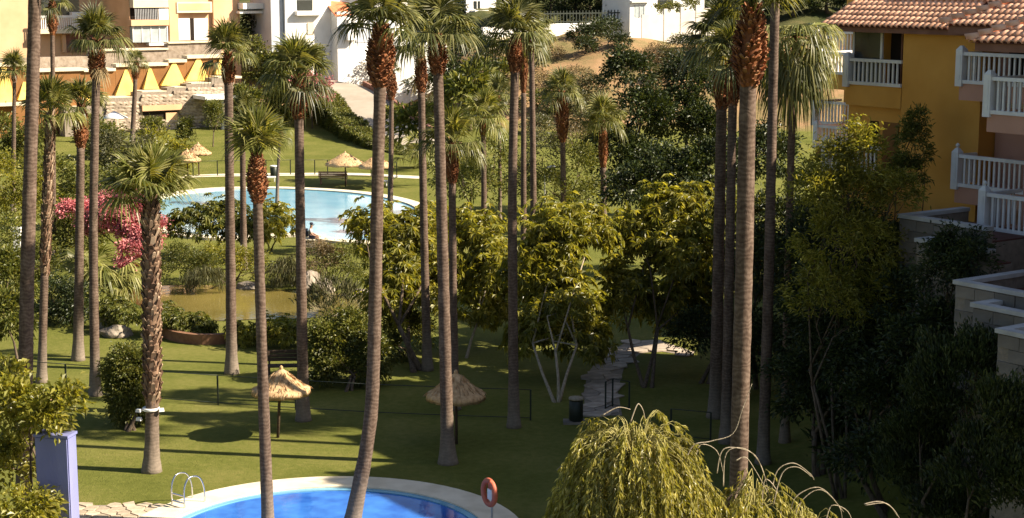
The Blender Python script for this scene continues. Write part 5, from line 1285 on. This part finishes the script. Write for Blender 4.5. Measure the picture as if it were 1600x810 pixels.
# lavender pillar
q = A(82, 700, 41); t = thing('garden_pillar', 'lavender blue painted masonry pillar beside the broad-leaved shrub', 'pillar', (q.x, 41.3, 0), math.radians(-12))
bm_ = bmesh.new(); bmesh.ops.create_cube(bm_, size=1.0)
for v in bm_.verts: v.co = Vector((v.co.x * 0.92, v.co.y * 0.5, (v.co.z + 0.5) * 3.02))
bmesh.ops.bevel(bm_, geom=bm_.edges[:], offset=0.03, segments=2, affect='EDGES')
me = bpy.data.meshes.new('shaft'); bm_.to_mesh(me); bm_.free(); me.materials.append(MAT['lavender']); obj('shaft', me, t)
MB().box((0, 0, 3.05), (0.96, 0.54, 0.07)).build('cap', MAT['lavender'], t)
# street lamp
b = hb(851, 95); t = thing('street_lamp', 'thin lamp post with white curved arm head between the palms', 'lamp', b)
hd = A(860, 262, 95) - b
MB().tube([(0, 0, -.05), (0, 0, hd.z - 0.35), (0.04, 0, hd.z - 0.1), (0.16, 0, hd.z)], [0.05, 0.04, 0.035, 0.03], 8).build('pole', MAT['white_plastic'], t)
MB().add([(0.1, -.12, hd.z - .02), (0.62, -.14, hd.z + .06), (0.62, .14, hd.z + .06), (0.1, .12, hd.z - .02), (0.15, -.09, hd.z + .06), (0.55, -.1, hd.z + .14), (0.55, .1, hd.z + .14), (0.15, .09, hd.z + .06)], [(3, 2, 1, 0), (4, 5, 6, 7), (0, 1, 5, 4), (1, 2, 6, 5), (2, 3, 7, 6), (3, 0, 4, 7)]).build('lamp_head', MAT['white_plastic'], t)
# flood lamp on the short palm
t = thing('flood_lamp', 'white double flood lamp bracket strapped to the shaggy short palm', 'lamp', A(236, 640, D_of(737)))
MB().lathe([(0.25, -0.02), (0.26, 0.0), (0.26, 0.05), (0.25, 0.06)], 14).build('strap', MAT['white_plastic'], t)
for s, z_ in ((-1, 0.0), (1, 0.02), (-1, -0.26)): MB().box((s * 0.34, -0.12, z_), (0.16, 0.13, 0.09), 0.3 * s, 0.8).build('lamp_head', MAT['white_plastic'], t)
# gate pillar
t = thing('gate_pillar', 'white plastered gate pillar standing among the shrubs', 'pillar', hb(24, 84)); MB().box((0, 0, 1.0), (0.36, 0.36, 2.0)).build('shaft', MAT['white'], t); MB().box((0, 0, 2.04), (0.46, 0.46, 0.08)).build('cap', MAT['white'], t)
# boulders
def boulder(label, base, s, seed, gp):
    bm_ = bmesh.new(); bmesh.ops.create_icosphere(bm_, subdivisions=3, radius=1.0); rg = random.Random(seed)
    ph = [rg.uniform(0, 6) for _ in range(6)]
    for v in bm_.verts:
        c = v.co.copy(); k_ = 1 + 0.16 * math.sin(3 * c.x + ph[0]) * math.sin(2.6 * c.y + ph[1]) + 0.12 * math.sin(5 * c.z + ph[2] + 2 * c.x) + 0.06 * math.sin(9 * c.x + 7 * c.y + ph[3])
        v.co = Vector((c.x * s[0], c.y * s[1], c.z * s[2])) * k_
    me = bpy.data.meshes.new('boulder'); bm_.to_mesh(me); bm_.free(); me.materials.append(MAT['boulder'])
    o = obj('boulder', me, None, base + Vector((0, 0, s[2] * 0.45)), rg.uniform(0, 6)); tag(o, label, 'boulder', gp)
g_ = 'boulders around the pond'
boulder('pale boulder on the pond bank below the dry brown shrub', gb(505, 458), (0.55, 0.45, 0.45), 1, g_); boulder('dark boulder leaning on the pale pond boulder', gb(484, 456), (0.6, 0.5, 0.7), 2, g_)
boulder('flat pale boulder at the lawn edge beside the spreading plant', gb(182, 526), (0.62, 0.4, 0.32), 3, g_); boulder('brown boulder behind the flat pale boulder', gb(163, 512), (0.5, 0.4, 0.4), 4, g_)
boulder('low flat stone at the far pond rim under the overhanging shrub', gb(560, 462), (0.8, 0.4, 0.2), 5, g_); boulder('small pale stone at the far pond rim by the pale-footed palm', gb(388, 452), (0.7, 0.4, 0.22), 6, g_)
# curved brown edging in front of the pond
cv = catmull([gb(252, 524), gb(275, 533), gb(310, 538), gb(350, 537), (gb(395, 530)), (gb(440, 528))], 5, False)
mb = MB(); V = []; F = []
b0 = cv[0]
for i, q in enumerate(cv):
    t_ = (cv[min(i + 1, len(cv) - 1)] - cv[max(i - 1, 0)]).normalized(); n_ = Vector((-t_.y, t_.x, 0)) * 0.14
    for s, z_ in ((-1, -0.05), (-1, 0.42), (1, 0.42), (1, -0.05)): p_ = q - b0 + n_ * s; V.append((p_.x, p_.y, z_))
for i in range(len(cv) - 1):
    for k_ in range(4): F.append((i * 4 + k_, i * 4 + (k_ + 1) % 4, i * 4 + 4 + (k_ + 1) % 4, i * 4 + 4 + k_))
F += [(3, 2, 1, 0), tuple(len(cv) * 4 - 4 + j for j in range(4))]
o = mb.add(V, F).build('edging_wall', MAT['terracotta'], None, b0); tag(o, 'low curved brown edging wall along the lawn side of the pond', 'wall')
# ------------------------------------------------------------------ seated person by the far pool
def skin_mesh(name, V, E, R, mat, sub=2, root=0):
    me = bpy.data.meshes.new(name); me.from_pydata(V, E, []); o = bpy.data.objects.new(name, me); COL.objects.link(o)
    o.modifiers.new('s', 'SKIN'); sd = o.modifiers.new('d', 'SUBSURF'); sd.levels = sub; sd.render_levels = sub
    for i, r in enumerate(R):
        sv = me.skin_vertices[0].data[i]; sv.radius = (r, r) if not hasattr(r, '__len__') else r; sv.use_root = (i == root)
    dg = bpy.context.evaluated_depsgraph_get(); dg.update()
    new = bpy.data.meshes.new_from_object(o.evaluated_get(dg)); bpy.data.objects.remove(o); bpy.data.meshes.remove(me)
    new.name = name; new.materials.clear(); new.materials.append(mat)
    new.polygons.foreach_set('use_smooth', [True] * len(new.polygons))
    return new
def person():
    b = gb(484, 386)
    st = thing('stone_seat', 'low stone block seat at the pool edge under the seated person', 'seat', b + Vector((0, 0, 0)))
    MB().box((0, 0, 0.2), (0.55, 0.6, 0.4)).build('block', MAT['boulder'], st); MB().box((0, 0, 0.425), (0.62, 0.66, 0.05)).build('slab', MAT['coping'], st)
    t = thing('person', 'person in grey shirt and dark cap sitting by the far pool with hands on knees', 'person', b)
    z = 0.45
    V = [(0, 0, z + .12), (0.03, 0, z + .32), (0.06, 0, z + .52), (0.09, 0, z + .62), (0.11, 0, z + .70), (0.13, 0, z + .80)]
    E = [(0, 1), (1, 2), (2, 3), (3, 4), (4, 5)]; R = [0.15, 0.135, 0.145, 0.06, 0.085, 0.09]
    for s in (-1, 1):
        n = len(V)
        V += [(0.05, s * .17, z + .50), (0.16, s * .22, z + .27), (0.38, s * .17, z + .17), (0.46, s * .15, z + .14)]
        E += [(2, n), (n, n + 1), (n + 1, n + 2), (n + 2, n + 3)]; R += [0.06, 0.045, 0.033, 0.036]
        h = n + 3
        for f in range(5):
            m = len(V); yo = (f - 2) * 0.02; ln = (0.055, 0.075, 0.085, 0.078, 0.06)[f]
            if f == 0: V += [(0.47, s * .15 - s * .05, z + .13), (0.50, s * .15 - s * .06, z + .10)]
            else: V += [(0.46 + ln * .6, s * .15 + yo, z + .135), (0.46 + ln, s * .15 + yo, z + .10)]
            E += [(h, m), (m, m + 1)]; R += [0.011, 0.009]
        n = len(V)
        V += [(0.08, s * .10, z + .09), (0.46, s * .13, z + .06), (0.52, s * .13, z - .16), (0.50, s * .13, z - .38), (0.62, s * .14, z - .41)]
        E += [(0, n), (n, n + 1), (n + 1, n + 2), (n + 2, n + 3), (n + 3, n + 4)]; R += [0.10, 0.062, 0.055, 0.04, 0.035]
    obj('body', skin_mesh('body', V, E, R, MAT['skin']), t)
    V = [(0, 0, z + .10), (0.03, 0, z + .32), (0.06, 0, z + .52), (0.075, 0, z + .58)]; E = [(0, 1), (1, 2), (2, 3)]; R = [0.165, 0.152, 0.16, 0.08]
    for s in (-1, 1):
        n = len(V); V += [(0.05, s * .17, z + .50), (0.12, s * .205, z + .36)]; E += [(2, n), (n, n + 1)]; R += [0.078, 0.062]
    obj('shirt', skin_mesh('shirt', V, E, R, MAT['shirt']), t)
    V = [(0, 0, z + .11)]; E = []; R = [0.17]
    for s in (-1, 1):
        n = len(V); V += [(0.08, s * .10, z + .09), (0.36, s * .125, z + .07)]; E += [(0, n), (n, n + 1)]; R += [0.115, 0.085]
    obj('shorts', skin_mesh('shorts', V, E, R, MAT['navy']), t)
    MB().lathe([(0.105, 0.0), (0.108, 0.05), (0.085, 0.105), (0.03, 0.125)], 14, (0.12, 0, z + .80)).build('cap', MAT['navy'], t)
    MB().add([(0.19, -.08, z + .81), (0.30, -.05, z + .79), (0.30, .05, z + .79), (0.19, .08, z + .81), (0.19, -.08, z + .825), (0.30, -.05, z + .805), (0.30, .05, z + .805), (0.19, .08, z + .825)], [(3, 2, 1, 0), (4, 5, 6, 7), (0, 1, 5, 4), (1, 2, 6, 5), (2, 3, 7, 6), (3, 0, 4, 7)]).build('cap_brim', MAT['navy'], t)
    MB().box((0.215, 0, z + .745), (0.05, 0.03, 0.045), 0, 0.5).build('nose', MAT['skin'], t)
    MB().box((-0.17, 0, z + .36), (0.16, 0.30, 0.42), 0, 0.85).build('back_shade_block', MAT['navy'], t)  # dark block paints the shadow side of the back
person()
